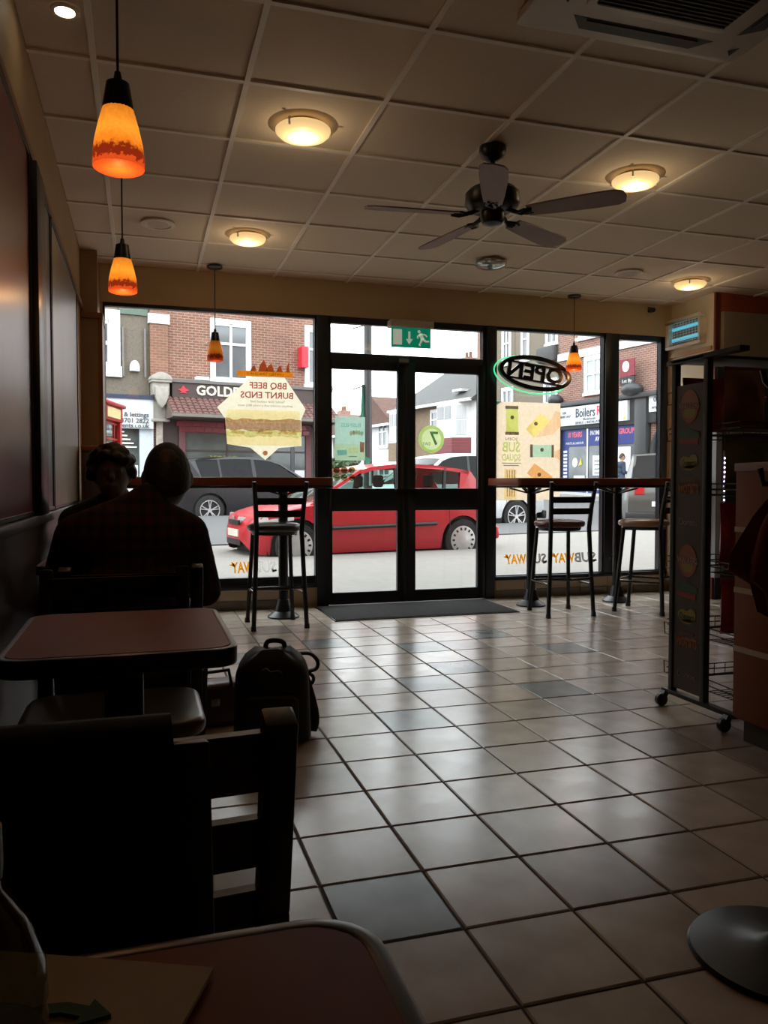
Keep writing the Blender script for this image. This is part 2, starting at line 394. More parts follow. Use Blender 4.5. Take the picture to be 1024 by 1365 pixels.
# ---------------------------------------------------------------- windows and doors in the front wall
def window(n, x0, x1, z0, z1, fl_=.014, fr=.014, fb=.03, ft=.03):
    m = MB(); a, b = YW-.005, YW+.055
    m.box(x0, x0+fl_, a, b, z0, z1).box(x1-fr, x1, a, b, z0, z1).box(x0+fl_, x1-fr, a, b, z0, z0+fb).box(x0+fl_, x1-fr, a, b, z1-ft, z1)
    o = struct(m.build('window_%d' % n, m_frame, bevel=.003))
    MB().box(x0+fl_-.004, x1-fr+.004, YW+.036, YW+.042, z0+fb-.004, z1-ft+.004).build('glass_pane', m_glass, o)
    return o
w1 = window(1, -.28, 1.43, .175, 2.48, fb=.09, ft=.028)
MB().box(-.28, 1.43, YW-.03, YW+.0, .165, .20).build('sill', m_frame, w1, bevel=.003)
w2 = window(2, 3.09, 4.225, .175, 2.48, fb=.035, ft=.03)
MB().box(3.09, 4.93, YW-.03, YW+.0, .165, .20).build('sill', m_frame, w2, bevel=.003)
w3 = window(3, 4.365, 4.93, .175, 2.48, fb=.035, ft=.05, fr=.085)
w4 = window(4, 1.53, 3.0, 2.12, 2.48, fl_=.025, fr=.035, fb=.055, ft=.055)
m = MB()
m.box(1.43, 1.53, YW-.02, YW+.06, 0, 2.48).box(3.0, 3.09, YW-.02, YW+.06, 0, 2.48).box(4.225, 4.365, YW-.02, YW+.06, .175, 2.48)
struct(m.build('trim_3', m_frame, bevel=.004))
def leaf(n, x0, x1, gx0, gx1):
    a, b = YW-.012, YW+.035; m = MB()
    m.box(x0, gx0, a, b, .012, 2.118).box(gx1, x1, a, b, .012, 2.118)
    m.box(gx0, gx1, a, b, .012, .11).box(gx0, gx1, a, b, .815, 1.01).box(gx0, gx1, a, b, 2.036, 2.118)
    o = struct(m.build('door_%d' % n, m_frame, bevel=.003))
    for z0, z1 in ((.106, .819), (1.006, 2.040)): MB().box(gx0-.004, gx1+.004, YW+.008, YW+.014, z0, z1).build('glass_pane', m_glass, o)
    return o
d1 = leaf(1, 1.532, 2.234, 1.562, 2.155); d2 = leaf(2, 2.238, 2.998, 2.317, 2.921)
MB().box(2.13, 2.225, YW-.045, YW-.01, .985, 1.01).build('pull_handle', m_black, d1, bevel=.004)
MB().box(2.245, 2.37, YW-.045, YW-.01, .985, 1.01).build('pull_handle', m_black, d2, bevel=.004)
s_ = thing('door_sensor', 'small grey box fixed on the door head below exit sign', 'sensor', (2.208, YW-.01, 2.10))
MB().box(-.042, .042, -.03, .005, .01, .045).build('housing', M('grey_plastic', (.20,.17,.14), .5), s_, bevel=.004)
MB().box(-.042, .042, -.026, .005, -.012, .006).build('lens_strip', m_black, s_, bevel=.003)

# ---------------------------------------------------------------- door mat
mt = thing('door_mat', 'grey ribbed entrance mat on the tiles before the doors', 'mat', (2.175, 6.25, 0))
MB().box(-.775, .775, -.36, .36, 0, .008).build('backing', m_black, mt)
m = MB()
for k in range(58): y = -.348+.012*k; m.box(-.765, .765, y, y+.007, .008, .012)
stuff(m.build('ribs', M('mat_grey', (.045,.045,.043), .95, var=.3, scale=40), mt, smooth=0))
# ================================================================== ceiling fittings
m_lampglass = MEmit('lit_frosted_glass', (1.0,.72,.34), LAMP); m_lampoff = M('unlit_mirror_glass', (.42,.47,.47), .12, .6)
m_lampedge = MEmit('lit_glass_edge', (.95,.66,.30), .75); m_brass = M('dull_brass_rim', (.62,.48,.26), .35, .4)
BULB = 1.35
def bulb_light(par, loc, power, col=(1.0,.76,.48)):
    ld = bpy.data.lights.new('bulb_light', 'POINT'); ld.energy = power; ld.color = col; ld.shadow_soft_size = 0.0
    o = bpy.data.objects.new('bulb_light', ld); C.objects.link(o); o.parent = par; o.location = loc; return o
def ceiling_light(x, y, label, lit=True, r=.133):
    t = thing('ceiling_light', label, 'ceiling light', (x, y, ZC-.006), group='round flush lights on the ceiling')
    MB().lathe([(1e-6,.004),(r*.74,.004),(r*.76,-.014),(1e-6,-.014)], n=32).build('rim', m_brass, t)
    MB().lathe([(1e-6,-.012),(r*.95,-.010),(r,-.016),(r,-.026),(r*.86,-.044),(r*.6,-.052),(1e-6,-.054)], n=36).build('diffuser', m_lampedge if lit else m_lampoff, t)
    MB().lathe([(1e-6,-.050),(r*.58,-.050),(r*.60,-.053),(r*.4,-.058),(1e-6,-.060)], n=32).build('glowing_centre', m_lampglass if lit else m_lampoff, t)
    if lit: bulb_light(t, (0,0,-.16), BULB)
    for k in range(3):
        a = rad(90+120*k+20); cx, cy = r*.98*math.cos(a), r*.98*math.sin(a)
        MB().cyl((cx,cy,-.003), (cx,cy,-.040), .006, n=8).build('clip', m_chrome, t)
ceiling_light(.76, 3.84, 'lit round ceiling light nearest to the pendant lamps')
ceiling_light(.72, 5.61, 'lit round ceiling light near the front window, left of the fan', r=.125)
ceiling_light(2.66, 3.92, 'lit round ceiling light beyond the tip of a fan blade', r=.128)
ceiling_light(4.48, 5.79, 'lit round ceiling light above the insect killer', r=.13)
ceiling_light(2.59, 5.70, 'unlit mirrored round ceiling light between fan and doors', False, r=.12)
t = thing('recessed_spotlight', 'small lit recessed spotlight in ceiling above left wall', 'spotlight', (-.25, 3.17, ZC-.002))
MB().lathe([(.034,.004),(.050,.004),(.050,-.004),(.036,-.006),(.033,0)], n=24).build('bezel', M('white_bezel', (.7,.62,.5), .5), t)
MB().lathe([(1e-6,.006),(.033,.006),(.033,-.002),(1e-6,-.003)], n=20).build('bulb', MEmit('spot_glow', (1,.86,.62), 22), t)
m_sp = M('pale_plastic_disc', (.70,.62,.52), .7)
for x, y, l in ((.12, 5.53, 'flat round ceiling speaker above the left window'), (3.81, 5.69, 'flat round ceiling speaker near the right hand bar')):
    t = thing('ceiling_speaker', l, 'speaker', (x, y, ZC-.006))
    MB().lathe([(1e-6,.004),(.11,.004),(.112,-.006),(.085,-.010),(.080,-.004),(.078,-.004)], n=32).build('ring', m_sp, t)
    MB().lathe([(1e-6,-.003),(.078,-.003),(.05,-.006),(1e-6,-.006)], n=28).build('grille', M('speaker_grille', (.52,.46,.38), .8), t)

# pendant lamps
def MShade(name, s):
    if name in MATS: return MATS[name]
    m = M(name, (.55,.18,.03), .6, spec=.1, var=.02); nt = m.node_tree; b = nt.nodes['Principled BSDF']
    tc = nt.nodes.new('ShaderNodeTexCoord'); sp = nt.nodes.new('ShaderNodeSeparateXYZ'); nt.links.new(tc.outputs['Object'], sp.inputs[0])
    nz = nt.nodes.new('ShaderNodeTexNoise'); nz.inputs['Scale'].default_value = 95; nz.inputs['Detail'].default_value = 3; nt.links.new(tc.outputs['Object'], nz.inputs['Vector'])
    rp = nt.nodes.new('ShaderNodeValToRGB'); e = rp.color_ramp.elements     # glass colour by height over the rim
    e[0].position = 0; e[0].color = (.55,.055,.008,1); e[1].position = 1; e[1].color = (.62,.16,.012,1)
    for p, c in ((.10,(.70,.075,.01,1)), (.13,(.24,.018,.004,1)), (.27,(.22,.020,.004,1)), (.36,(.85,.20,.012,1)), (.62,(1.0,.33,.025,1))):
        q = e.new(p); q.color = c
    ma = nt.nodes.new('ShaderNodeMath'); ma.operation = 'MULTIPLY_ADD'; ma.inputs[1].default_value = 1/.155
    mb_ = nt.nodes.new('ShaderNodeMath'); mb_.operation = 'MULTIPLY_ADD'; mb_.inputs[1].default_value = .34; mb_.inputs[2].default_value = -.17
    nt.links.new(nz.outputs['Fac'], mb_.inputs[0]); nt.links.new(sp.outputs['Z'], ma.inputs[0]); nt.links.new(mb_.outputs[0], ma.inputs[2])
    nt.links.new(ma.outputs[0], rp.inputs['Fac']); nt.links.new(rp.outputs['Color'], b.inputs['Emission Color']); nt.links.new(rp.outputs['Color'], b.inputs['Base Color'])
    b.inputs['Emission Strength'].default_value = s
    return m
def pendant(x, y, zb, label, mat, k=1.0, pw=1.0):
    t = thing('pendant_lamp', label, 'pendant lamp', (x, y, zb), group='amber glass pendant lamps')
    MB().lathe([(.058*k,0),(.066*k,.004),(.067*k,.03),(.062*k,.07),(.052*k,.115),(.040*k,.158),(.036*k,.158),(.048*k,.112),(.058*k,.068),(.062*k,.03),(.060*k,.006)], n=32).build('glass_shade', mat, t, smooth=60)
    MB().lathe([(1e-6,.15),(.041*k,.15),(.040*k,.165),(.030*k,.225),(.012,.232),(.008,.255),(1e-6,.256)], n=24).build('socket_cap', m_black, t)
    MB().ball((0,0,.085), .022).build('bulb', MEmit('bulb_glow', (1,.55,.15), 6), t)
    bulb_light(t, (0,0,-.05), pw, (1.0,.50,.16))
    MB().cyl((0,0,.25), (0,0,ZC-zb-.02), .0035, n=8).build('cord', m_black, t)
    MB().lathe([(1e-6,0),(.06,0),(.062,-.012),(.045,-.022),(1e-6,-.024)], (0,0,ZC-.006-zb), 24).build('ceiling_rose', m_black, t)
sh1 = MShade('amber_shade_bright', 1.15)
pendant(-.050, 2.265, 1.885, 'largest glowing amber pendant lamp above the near tables', sh1)
pendant(-.077, 4.05, 1.965, 'glowing amber pendant lamp hanging above the two diners', sh1)
pendant(.567, 6.46, 2.02, 'dim amber pendant lamp hanging before the left shop window', MShade('amber_shade_dim', .22), .95, .15)
pendant(3.79, 6.51, 2.085, 'glowing amber pendant lamp hanging beside the oval OPEN sign', MShade('amber_shade_mid', 1.0), 1.05)

# ceiling fan
m_fan = M('fan_dark_bronze', (.018,.014,.011), .35, .4); m_blade = M('fan_blade_mauve', (.24,.14,.11), .5, var=.12, scale=5)
t = thing('ceiling_fan', 'dark five blade ceiling fan hanging in mid room', 'ceiling fan', (1.73, 3.79, ZC-.006))
MB().lathe([(1e-6,.002),(.068,.002),(.07,-.02),(.055,-.05),(.025,-.07),(1e-6,-.072)], n=28).build('canopy', m_fan, t)
MB().cyl((0,0,-.06), (0,0,-.20), .013, n=12).build('downrod', m_fan, t)
MB().lathe([(1e-6,-.185),(.03,-.185),(.05,-.20),(.12,-.215),(.138,-.235),(.140,-.285),(.128,-.305),(.09,-.325),(1e-6,-.325)], n=36).build('motor_housing', m_fan, t)
MB().lathe([(1e-6,-.32),(.06,-.32),(.062,-.36),(.05,-.385),(.02,-.395),(1e-6,-.396)], n=28).build('switch_housing', m_fan, t)
for k in range(5):
    a = rad(174-72*k); ca, sa = math.cos(a), math.sin(a); zb = -.345
    def L(r, s, z): return (r*ca-s*sa, r*sa+s*ca, z)
    MB().tube([L(.07,0,-.315), L(.11,0,-.335), L(.15,.012,-.350), L(.20,.0,-.345)], [.012,.012,.010,.008], 8).tube([L(.13,0,-.345), L(.17,-.03,-.347), L(.21,-.02,-.346)], .008, 8).tube([L(.13,0,-.345), L(.17,.03,-.347), L(.21,.02,-.346)], .008, 8).build('blade_iron', m_fan, t)
    out = [(.185,-.045),(.30,-.055),(.52,-.066),(.62,-.064),(.655,-.045),(.665,0),(.655,.045),(.62,.064),(.52,.066),(.30,.055),(.185,.045)]
    q = [L(r, s, zb+.006-s*.20) for r, s in out]; q2 = [(x, y, z-.007) for x, y, z in q]; n = len(q)
    MB().add(q+q2, [tuple(range(n)), tuple(reversed(range(n, 2*n)))]+[(i, (i+1) % n, (i+1) % n+n, i+n) for i in range(n)]).build('blade', m_blade, t)

# cassette air conditioner
x0, x1, y0, y1 = AC; zc = ZC-.006
m_ac = M('cassette_plastic', (.50,.44,.36), .55, var=.03); m_dark = M('dark_slot', (.02,.016,.012), .6)
t = thing('air_conditioner', 'square cassette air conditioner set in the ceiling tiles', 'air conditioner', ((x0+x1)/2, (y0+y1)/2, zc)); h = (x1-x0)/2
m = MB().prism(rrect(-h, h, -h, h, .03), .004, -.022, 'XY'); m.build('fascia', m_ac, t, bevel=.004)
for k in range(4):
    mt_ = Matrix.Rotation(rad(90*k), 4, 'Z')
    MB().prism([(-.30,.36),(.30,.36),(.24,.43),(-.24,.43)][::1], -.020, -.0235, 'XY', mt_).build('air_slot', m_dark, t)
    MB().prism([(-.24,.372),(.24,.372),(.22,.385),(-.22,.385)], -.0236, -.028, 'XY', mt_).build('flap', M('slot_flap', (.05,.035,.025), .6), t)
MB().prism(rrect(-.30, .30, -.30, .30, .03), -.021, -.030, 'XY').build('intake_frame', m_ac, t, bevel=.003)
MB().prism(rrect(-.27, .27, -.27, .27, .02), -.030, -.0312, 'XY').build('intake_recess', m_dark, t)
for k in range(26): y = -.255+.0204*k; MB().box(-.265, .265, y, y+.006, -.036, -.031).build('intake_slat', M('intake_slat_grey', (.06,.05,.04), .6), t, smooth=0)
MB().prism([(.40,.40),(.43,.37),(.43,.43)], -.021, -.0235, 'XY').build('corner_mark', m_dark, t)

# ================================================================== things on the front and right walls
t = thing('exit_sign', 'green running man emergency exit sign above the doors', 'sign', (2.25, 6.60, 2.23))
m_green = M('exit_green', (.0,.16,.085), .5, var=.02, emis=(.0,.16,.085), es=.8); m_pale = M('exit_pale', (.55,.62,.50), .5, var=.02, emis=(.55,.60,.48), es=.45)
MB().box(-.195, .20, -.035, .075, .172, .232).build('lamp_housing', M('exit_housing', (.55,.47,.38), .5), t, bevel=.006)
MB().box(-.18, .18, -.004, .004, 0, .172).build('green_board', m_green, t)
MB().box(-.165, -.085, -.006, -.003, .022, .155).build('door_symbol', m_pale, t)
MB().prism([(-.028,.14),(-.008,.14),(-.008,.075),(.014,.075),(-.018,.028),(-.05,.075),(-.028,.075)], -.006, -.003).build('arrow_symbol', m_pale, t)
m = MB(); a, b = -.006, -.003
def seg(p, q, w_):
    d = Vector((q[0]-p[0], q[1]-p[1])); n_ = Vector((-d.y, d.x)).normalized()*w_/2
    m.prism([(p[0]-n_.x, p[1]-n_.y), (q[0]-n_.x, q[1]-n_.y), (q[0]+n_.x, q[1]+n_.y), (p[0]+n_.x, p[1]+n_.y)], a, b)
m.prism(ell(.072,.142,.014,.014,12), a, b)
for p, q, w_ in (((.08,.125),(.105,.078),.032), ((.09,.122),(.055,.10),.013), ((.056,.10),(.062,.082),.012), ((.095,.12),(.13,.118),.013), ((.13,.118),(.145,.10),.012),
                 ((.105,.085),(.13,.06),.020), ((.13,.06),(.165,.062),.015), ((.10,.085),(.09,.055),.020), ((.09,.055),(.072,.025),.015), ((.072,.025),(.086,.021),.010)): seg(p, q, w_)
m.build('running_figure', m_pale, t)

# OPEN sign: black channel frame, neon ring on the street side
t = thing('open_sign', 'oval OPEN window sign of black channels with green neon', 'sign', (3.44, 6.59, 2.055))
tl = rad(-7)
def ring(rx, rz, w_, y0, y1, name, mat):
    o = ell(0,0,rx,rz,48,tilt=tl); i = ell(0,0,rx-w_,rz-w_,48,tilt=tl); n = 48; v = [(x,y0,z) for x,z in o]+[(x,y0,z) for x,z in i]+[(x,y1,z) for x,z in o]+[(x,y1,z) for x,z in i]
    f = []
    for k in range(n):
        j = (k+1) % n; f += [(k,j,n+j,n+k), (2*n+k,3*n+k,3*n+j,2*n+j), (k,2*n+k,2*n+j,j), (n+k,n+j,3*n+j,3*n+k)]
    return MB().add(v, f).build(name, mat, t)
ring(.365, .155, .038, -.02, .02, 'oval_frame', m_black)
ct, st_ = math.cos(tl), math.sin(tl)
for zz, xa, xb in ((.072,-.30,.30), (-.072,-.31,.30)):
    MB().bar((xa*ct-zz*st_, 0, xa*st_+zz*ct), (xb*ct-zz*st_, 0, xb*st_+zz*ct), .016, .04, up=(0,1,0)).build('cross_bar', m_black, t)
text('OPEN', .19, m_black, t, (.0, .0, .0), (-ct,0,-st_), (-st_,0,ct), .010, sx=1.16, bold=.006)
MB().tube([(x-.012, .050, z-.008) for x, z in ell(0,0,.375,.165,56,tilt=tl)], .0065, 8, closed=True).build('neon_tube', MEmit('neon_green', (.10,.95,.38), .95), t)
for sx in (-.2, .2): MB().cyl((sx,0,.12), (sx,.005,.39), .0015, n=6).build('hanging_chain', m_black, t)

t = thing('security_camera', 'tiny dark security camera fixed above the right hand window', 'camera', (4.70, 6.67, 2.70))
MB().box(-.02, .02, -.01, .002, .0, .05).build('bracket', m_black, t); MB().cyl((0,-.01,.03), (-.02,-.09,.005), .022, n=14).build('camera_body', m_black, t)

t = thing('insect_killer', 'white wall insect killer with two glowing blue tubes', 'insect killer', (4.95, 6.42, 2.34))
m_ik = M('insect_killer_white', (.72,.66,.55), .5)
m = MB().box(-.07, 0, -.25, .25, 0, .03).box(-.07, 0, -.25, .25, .245, .28).box(-.07, 0, -.25, -.225, .03, .245).box(-.07, 0, .20, .25, .03, .245); m.build('housing', m_ik, t, bevel=.005)
MB().box(-.015, 0, -.225, .2, .03, .245).build('back_plate', m_dark, t)
for z in (.085, .185): MB().cyl((-.04,-.21,z), (-.04,.17,z), .017, n=14).build('uv_tube', MEmit('uv_blue', (.10,.62,.85), 1.0), t)
m = MB()
for k in range(20): y = -.215+.0215*k; m.box(-.068, -.065, y, y+.004, .03, .245)
for k in range(9): z = .045+.0235*k; m.box(-.0685, -.0655, -.225, .2, z, z+.004)
stuff(m.build('guard_grid', m_ik, t, smooth=0))

# built-in drinks cooler on the return wall
t = thing('drinks_cooler', 'upright drinks cooler with lit glass edge behind crisp rack', 'cooler', (5.67, 6.05, 0))
m = MB().box(-.65, .75, -.03, .02, 2.20, 2.60); m.build('header', M('cooler_header', (.30,.24,.17), .6), t)
MB().box(-.70, .78, -.02, .02, 0, 2.18).build('cabinet', M('cooler_dark', (.03,.03,.035), .4), t)
MB().box(-.72, -.66, -.04, .02, .2, 1.98).build('door_post', M('cooler_post', (.40,.42,.45), .35), t)
MB().box(-.635, -.62, -.038, -.02, .25, 1.35).build('led_channel', M('led_channel', (.30,.30,.33), .4), t)
led = MEmit('led_white', (.85,.80,1.0), 5.0); lm = MB().ball((0,0,0), (.009,.005,.009), 8, 6).mesh('led', led)
for k in range(22): link('led', lm, t, (-.6275, -.040, .40+.042*k))
for z in (.55, .85, 1.15, 1.5): MB().box(-.62, .75, -.05, -.02, z, z+.02).build('shelf_edge', m_chrome, t)
m = MB().lathe([(1e-6,0),(.045,0),(.045,.006),(1e-6,.006)], (0,0,0), 24, 'Y'); o = m.build('round_logo', M('logo_red', (.45,.02,.03), .5), t); o.location = (-.22, -.035, 1.83)
MB().prism([(-.043,-.012),(-.02,-.018),(.0,-.004),(.02,.008),(.043,.012),(.04,.022),(.02,.020),(0,.012),(-.02,-.002),(-.043,.004)], -.041, -.036).build('logo_wave', M('logo_white', (.7,.7,.7), .5), t).location = (-.22, 0, 1.83)

# ================================================================== bar counters and stools
m_counter = M('red_brown_laminate', (.22,.050,.020), .36, var=.12, scale=12)
def counter(name, label, x0, x1, y0, y1, ped):
    t = thing(name, label, 'bar counter', (0, 0, 0))
    MB().prism(rrect(x0, x1, y0, y1, .045), 1.035, 1.10, 'XY').build('worktop', m_counter, t, bevel=.004)
    MB().prism(rrect(x0-.004, x1+.004, y0-.006, y1, .048), 1.016, 1.040, 'XY').build('edge_band', M('black_gloss_edge', (.012,.012,.013), .18), t, bevel=.008)
    for px_, py_ in ped:
        MB().cyl((px_,py_,.05), (px_,py_,1.02), .038, n=20).build('pedestal_post', m_black, t)
        MB().lathe([(1e-6,0),(.125,0),(.125,.012),(.07,.05),(.055,.10),(.045,.14),(1e-6,.14)], (px_,py_,0), 28).build('pedestal_base', m_black, t)
        m = MB()
        for a in (0, 90, 180, 270):
            c_, s2 = math.cos(rad(a)), math.sin(rad(a)); m.bar((px_+.03*c_, py_+.03*s2, .97), (px_+.20*c_, py_+.15*s2, 1.012), .03, .012)
        m.build('top_bracket', m_black, t)
counter('bar_counter', 'red brown bar counter along the left shop window', -.26, 1.425, 6.02, 6.67, [(1.06, 6.22)])
counter('bar_counter', 'red brown bar counter under the right hand shop window', 3.0, 4.92, 6.02, 6.67, [(3.21, 6.2), (4.06, 6.2)])
m_seat = M('stool_vinyl_black', (.016,.014,.013), .28, spec=.6); m_seat2 = M('stool_vinyl_maroon', (.11,.022,.02), .28, spec=.6); m_seat3 = M('stool_vinyl_tan', (.36,.19,.10), .28, spec=.6)
def stool(label, loc, rz, mat):
    t = thing('bar_stool', label, 'bar stool', loc, rz, 'ladder back bar stools')
    MB().lathe([(1e-6,.70),(.17,.70),(.195,.708),(.205,.725),(.200,.745),(.17,.758),(.08,.764),(1e-6,.765)], n=32, sx=1.0, sy=1.0).build('seat', mat, t, smooth=60)
    MB().lathe([(1e-6,.675),(.165,.675),(.172,.69),(.172,.70),(1e-6,.70)], n=24).build('seat_plate', m_black, t)
    for s in (-1, 1):
        MB().tube([(s*.195,-.215,0), (s*.178,-.20,.35), (s*.165,-.185,.70), (s*.172,-.205,.86), (s*.19,-.245,1.065)], [.017,.017,.018,.018,.016], 10).build('back_post', m_black, t)
        MB().cyl((s*.175,.18,0), (s*.140,.12,.69), .016, .016, 10).build('front_leg', m_black, t)
        for q in ((s*.195,-.215), (s*.175,.18)): MB().cyl((q[0],q[1],0), (q[0],q[1],.035), .021, .019, 10).build('foot_cap', m_black, t)
    for z, y in ((.835,-.20), (.925,-.215), (1.015,-.235)):
        MB().grid(lambda u, v: ((u-.5)*.35, y-.03*math.sin(PI*u), z-.024+.048*v), 10, 1).build('back_slat', m_black, t, solid=.012)
    pts = [(-.178,-.20,.255)]+[(-.165+.33*k/8, .155+.03*math.sin(PI*k/8), .255) for k in range(9)]+[(.178,-.20,.255)]
    MB().tube(pts, .010, 8).tube([(-.185,-.205,.30), (0,-.235,.295), (.185,-.205,.30)], .010, 8).build('footrest', M('worn_black_metal', (.05,.05,.05), .25, .8), t)
    return t
stool('black vinyl bar stool before the left counter', (.94, 5.90, 0), rad(2), m_seat)
stool('maroon vinyl bar stool standing at right hand counter', (3.24, 5.77, 0), rad(-3), m_seat2)
stool('tan vinyl bar stool tucked behind the crisp rack', (3.97, 5.68, 0), rad(38), m_seat3)

# ================================================================== tables, chairs
m_top = M('red_brown_table_laminate', (.27,.058,.022), .42, spec=.10, var=.14, scale=7, stretch=(1,.25,1)); m_edge = M('dark_table_edge', (.020,.020,.022), .30)
def table(label, cx, cy, w_, d_):
    t = thing('dining_table', label, 'table', (cx, cy, 0), group='wall side dining tables')
    MB().prism(rrect(-w_/2+.014, w_/2-.014, -d_/2+.014, d_/2-.014, .04), .725, .751, 'XY').build('table_top', m_top, t)
    o = rrect(-w_/2, w_/2, -d_/2, d_/2, .05, 6); i = rrect(-w_/2+.014, w_/2-.014, -d_/2+.014, d_/2-.014, .037, 6); n = len(o)
    v = [(x,y,.716) for x,y in o]+[(x,y,.716) for x,y in i]+[(x,y,.750) for x,y in o]+[(x,y,.7505) for x,y in i]; f = []
    for k in range(n):
        j = (k+1) % n; f += [(k,n+k,n+j,j), (2*n+k,2*n+j,3*n+j,3*n+k), (k,j,2*n+j,2*n+k), (n+k,3*n+k,3*n+j,n+j)]
    MB().add(v, f).build('edge_band', m_edge, t, bevel=.003)
    MB().box(-.038, .038, -.038, .038, .03, .715).build('pedestal', m_black, t, bevel=.006)
    m = MB()
    for a in (45, 135, 225, 315): m.bar((0,0,.68), (.17*math.cos(rad(a)),.17*math.sin(rad(a)),.712), .03, .012)
    m.build('top_bracket', m_black, t)
    m = MB()
    for a in (0, 90, 180, 270): m.bar((0,0,.035), (.22*math.cos(rad(a)),.22*math.sin(rad(a)),.012), .06, .05, w1=(.05,.024))
    m.build('cross_foot', m_black, t, bevel=.004)
table('nearest red brown table with paper bag and bottle on it', -.115, .235, .53, .60)
table('empty red brown table between two black chairs', -.038, 1.715, .415, .51)
table('table the two diners sit at, behind the bent back', -.10, 3.36, .55, .50)
m_cseat = M('chair_seat_vinyl', (.060,.052,.045), .30, spec=.6)
def chair(label, cx, cy, rz, hw=.19):
    t = thing('dining_chair', label, 'chair', (cx, cy, 0), rz, 'black ladder back dining chairs')
    MB().prism(rrect(-.225, .225, -.16, .225, .08), .425, .47, 'XY').build('seat', m_cseat, t, bevel=.018, seg=3)
    MB().box(-.18, .18, -.17, .20, .385, .427).build('seat_rail', m_blackwood, t)
    for s in (-1, 1):
        m = MB(); q = [(-.225,0), (-.195,.40), (-.215,.56), (-.275,.80)]
        for (ya, za), (yb, zb) in zip(q[:-1], q[1:]): m.bar((s*hw,ya,za), (s*hw,yb,zb), .036, .040, up=(0,1,0))
        m.build('back_post', m_blackwood, t, bevel=.004)
        MB().bar((s*.175,.19,0), (s*.175,.18,.40), .034, .034, up=(0,1,0)).build('front_leg', m_blackwood, t, bevel=.004)
        MB().bar((s*.18,-.215,.18), (s*.175,.185,.18), .018, .024).build('stretcher', m_blackwood, t)
    for z, y, h_ in ((.555,-.212,.05), (.645,-.234,.055), (.745,-.258,.065)):
        MB().grid(lambda u, v: ((u-.5)*hw*2, y-.012*math.sin(PI*u), z-h_/2+h_*v), 8, 1).build('back_slat', m_blackwood, t, solid=.016)
    return t
chair('black ladder back chair drawn up to the empty table, seat away', -.050, 1.125, 0)
chair('black ladder back chair facing the nearest table', -.148, .515, PI)
chair('black chair on the far side of the empty table', -.075, 2.20, PI)
chair('black chair under the diner in the checked shirt', -.03, 2.78, 0)
chair('black chair under the diner with curly hair', -.15, 4.02, PI)
def smooth(pts, k=5):
    P_ = [Vector(p) for p in pts]; P_ = [P_[0]]+P_+[P_[-1]]; out = []
    for i in range(1, len(P_)-2):
        a, b, c_, d = P_[i-1:i+3]
        for j in range(k):
            q = j/k; out.append(.5*((2*b)+(c_-a)*q+(2*a-5*b+4*c_-d)*q*q+(3*b-a-3*c_+d)*q**3))
    return out+[P_[-2]]
# ================================================================== small things on the tables and floor
m_pet = MGlass('clear_plastic', (.55,.60,.55), .10, .08)
t = thing('drink_bottle', 'small clear plastic bottle with dark cap on nearest table', 'bottle', (-.070, .358, .751)); t.scale = (1, 1, 1.17)
MB().lathe([(1e-6,.001),(.026,.001),(.030,.008),(.030,.062),(.0285,.066),(.030,.070),(.029,.084),(.022,.100),(.0125,.112),(.0115,.118),(1e-6,.118)], n=28).build('bottle_body', m_pet, t, smooth=50)
MB().lathe([(.0303,.016),(.0306,.016),(.0306,.055),(.0303,.055)], n=28).build('paper_sleeve', M('bottle_print', (.10,.09,.05), .5, var=.5, scale=60), t)
MB().lathe([(1e-6,.116),(.013,.116),(.0135,.120),(.0130,.134),(1e-6,.135)], n=20).build('cap', m_black, t)
t = thing('paper_bag', 'cream paper sandwich bag printed with green arrow', 'paper bag', (-.0565, .418, .751), rad(-24))
m_bag = M('cream_paper', (.66,.48,.29), .8, var=.10, scale=14)
MB().grid(lambda u, v: (-.16+.22*u, -.16+.26*v, .005+.0015*math.sin(PI*u)*math.sin(PI*v)), 16, 14).build('bag_sheet', m_bag, t, solid=.003, smooth=60)
ar = [(-.085,.012),(-.070,.026),(-.045,.032),(-.018,.029),(-.018,.040),(.012,.020),(-.020,.000),(-.020,.013),(-.045,.016),(-.065,.010),(-.078,.000)]
MB().prism([((x+.036)*.50-.004, (y-.02)*.55+.047) for x, y in ar], .005, .0083, 'XY').build('green_arrow_print', M('print_green', (.015,.10,.035), .7), t)
MB().prism([(-.018,.024),(-.005,.033),(.010,.033),(.020,.026),(.010,.018),(-.008,.016)], .005, .0083, 'XY').build('red_print', M('print_red', (.35,.05,.02), .7), t)

m_bp = M('black_nylon', (.009,.009,.010), .6, var=.2, scale=40)
t = thing('backpack', 'black backpack standing on the tiles beside the tables', 'backpack', (.505, 3.24, 0), rad(-12))
def bp(u, v):
    a = 2*PI*u; k = .55; c_, s_ = math.cos(a), math.sin(a); z = .015+.355*v
    e_ = max(0, v-.70)/.30; wv = .158*(1-.08*v)*math.sqrt(max(.02, 1-.72*e_*e_)); dv = .10*(1-.12*v)*math.sqrt(max(.02, 1-.72*e_*e_))
    return (math.copysign(abs(c_)**k, c_)*wv, math.copysign(abs(s_)**k, s_)*dv, z+.012*math.sin(3*a)*v)
m = MB().grid(bp, 36, 12); n0 = len(m.v)
m.v.append((0,0,.380)); m.v.append((0,0,.012))
for i in range(36): m.f.append((i*13+12, (i+1)*13+12, n0)); m.f.append(((i+1)*13, i*13, n0+1))
m.build('pack_body', m_bp, t, smooth=50)
MB().prism(rrect(-.11, .11, .03, .21, .04), -.125, -.08).build('front_pocket', m_bp, t, bevel=.02, seg=3)
MB().tube(smooth([(-.03,.02,.370), (-.02,.02,.400), (.015,.02,.405), (.045,.02,.395), (.05,.02,.365)]), .010, 8).build('grab_handle', m_bp, t)
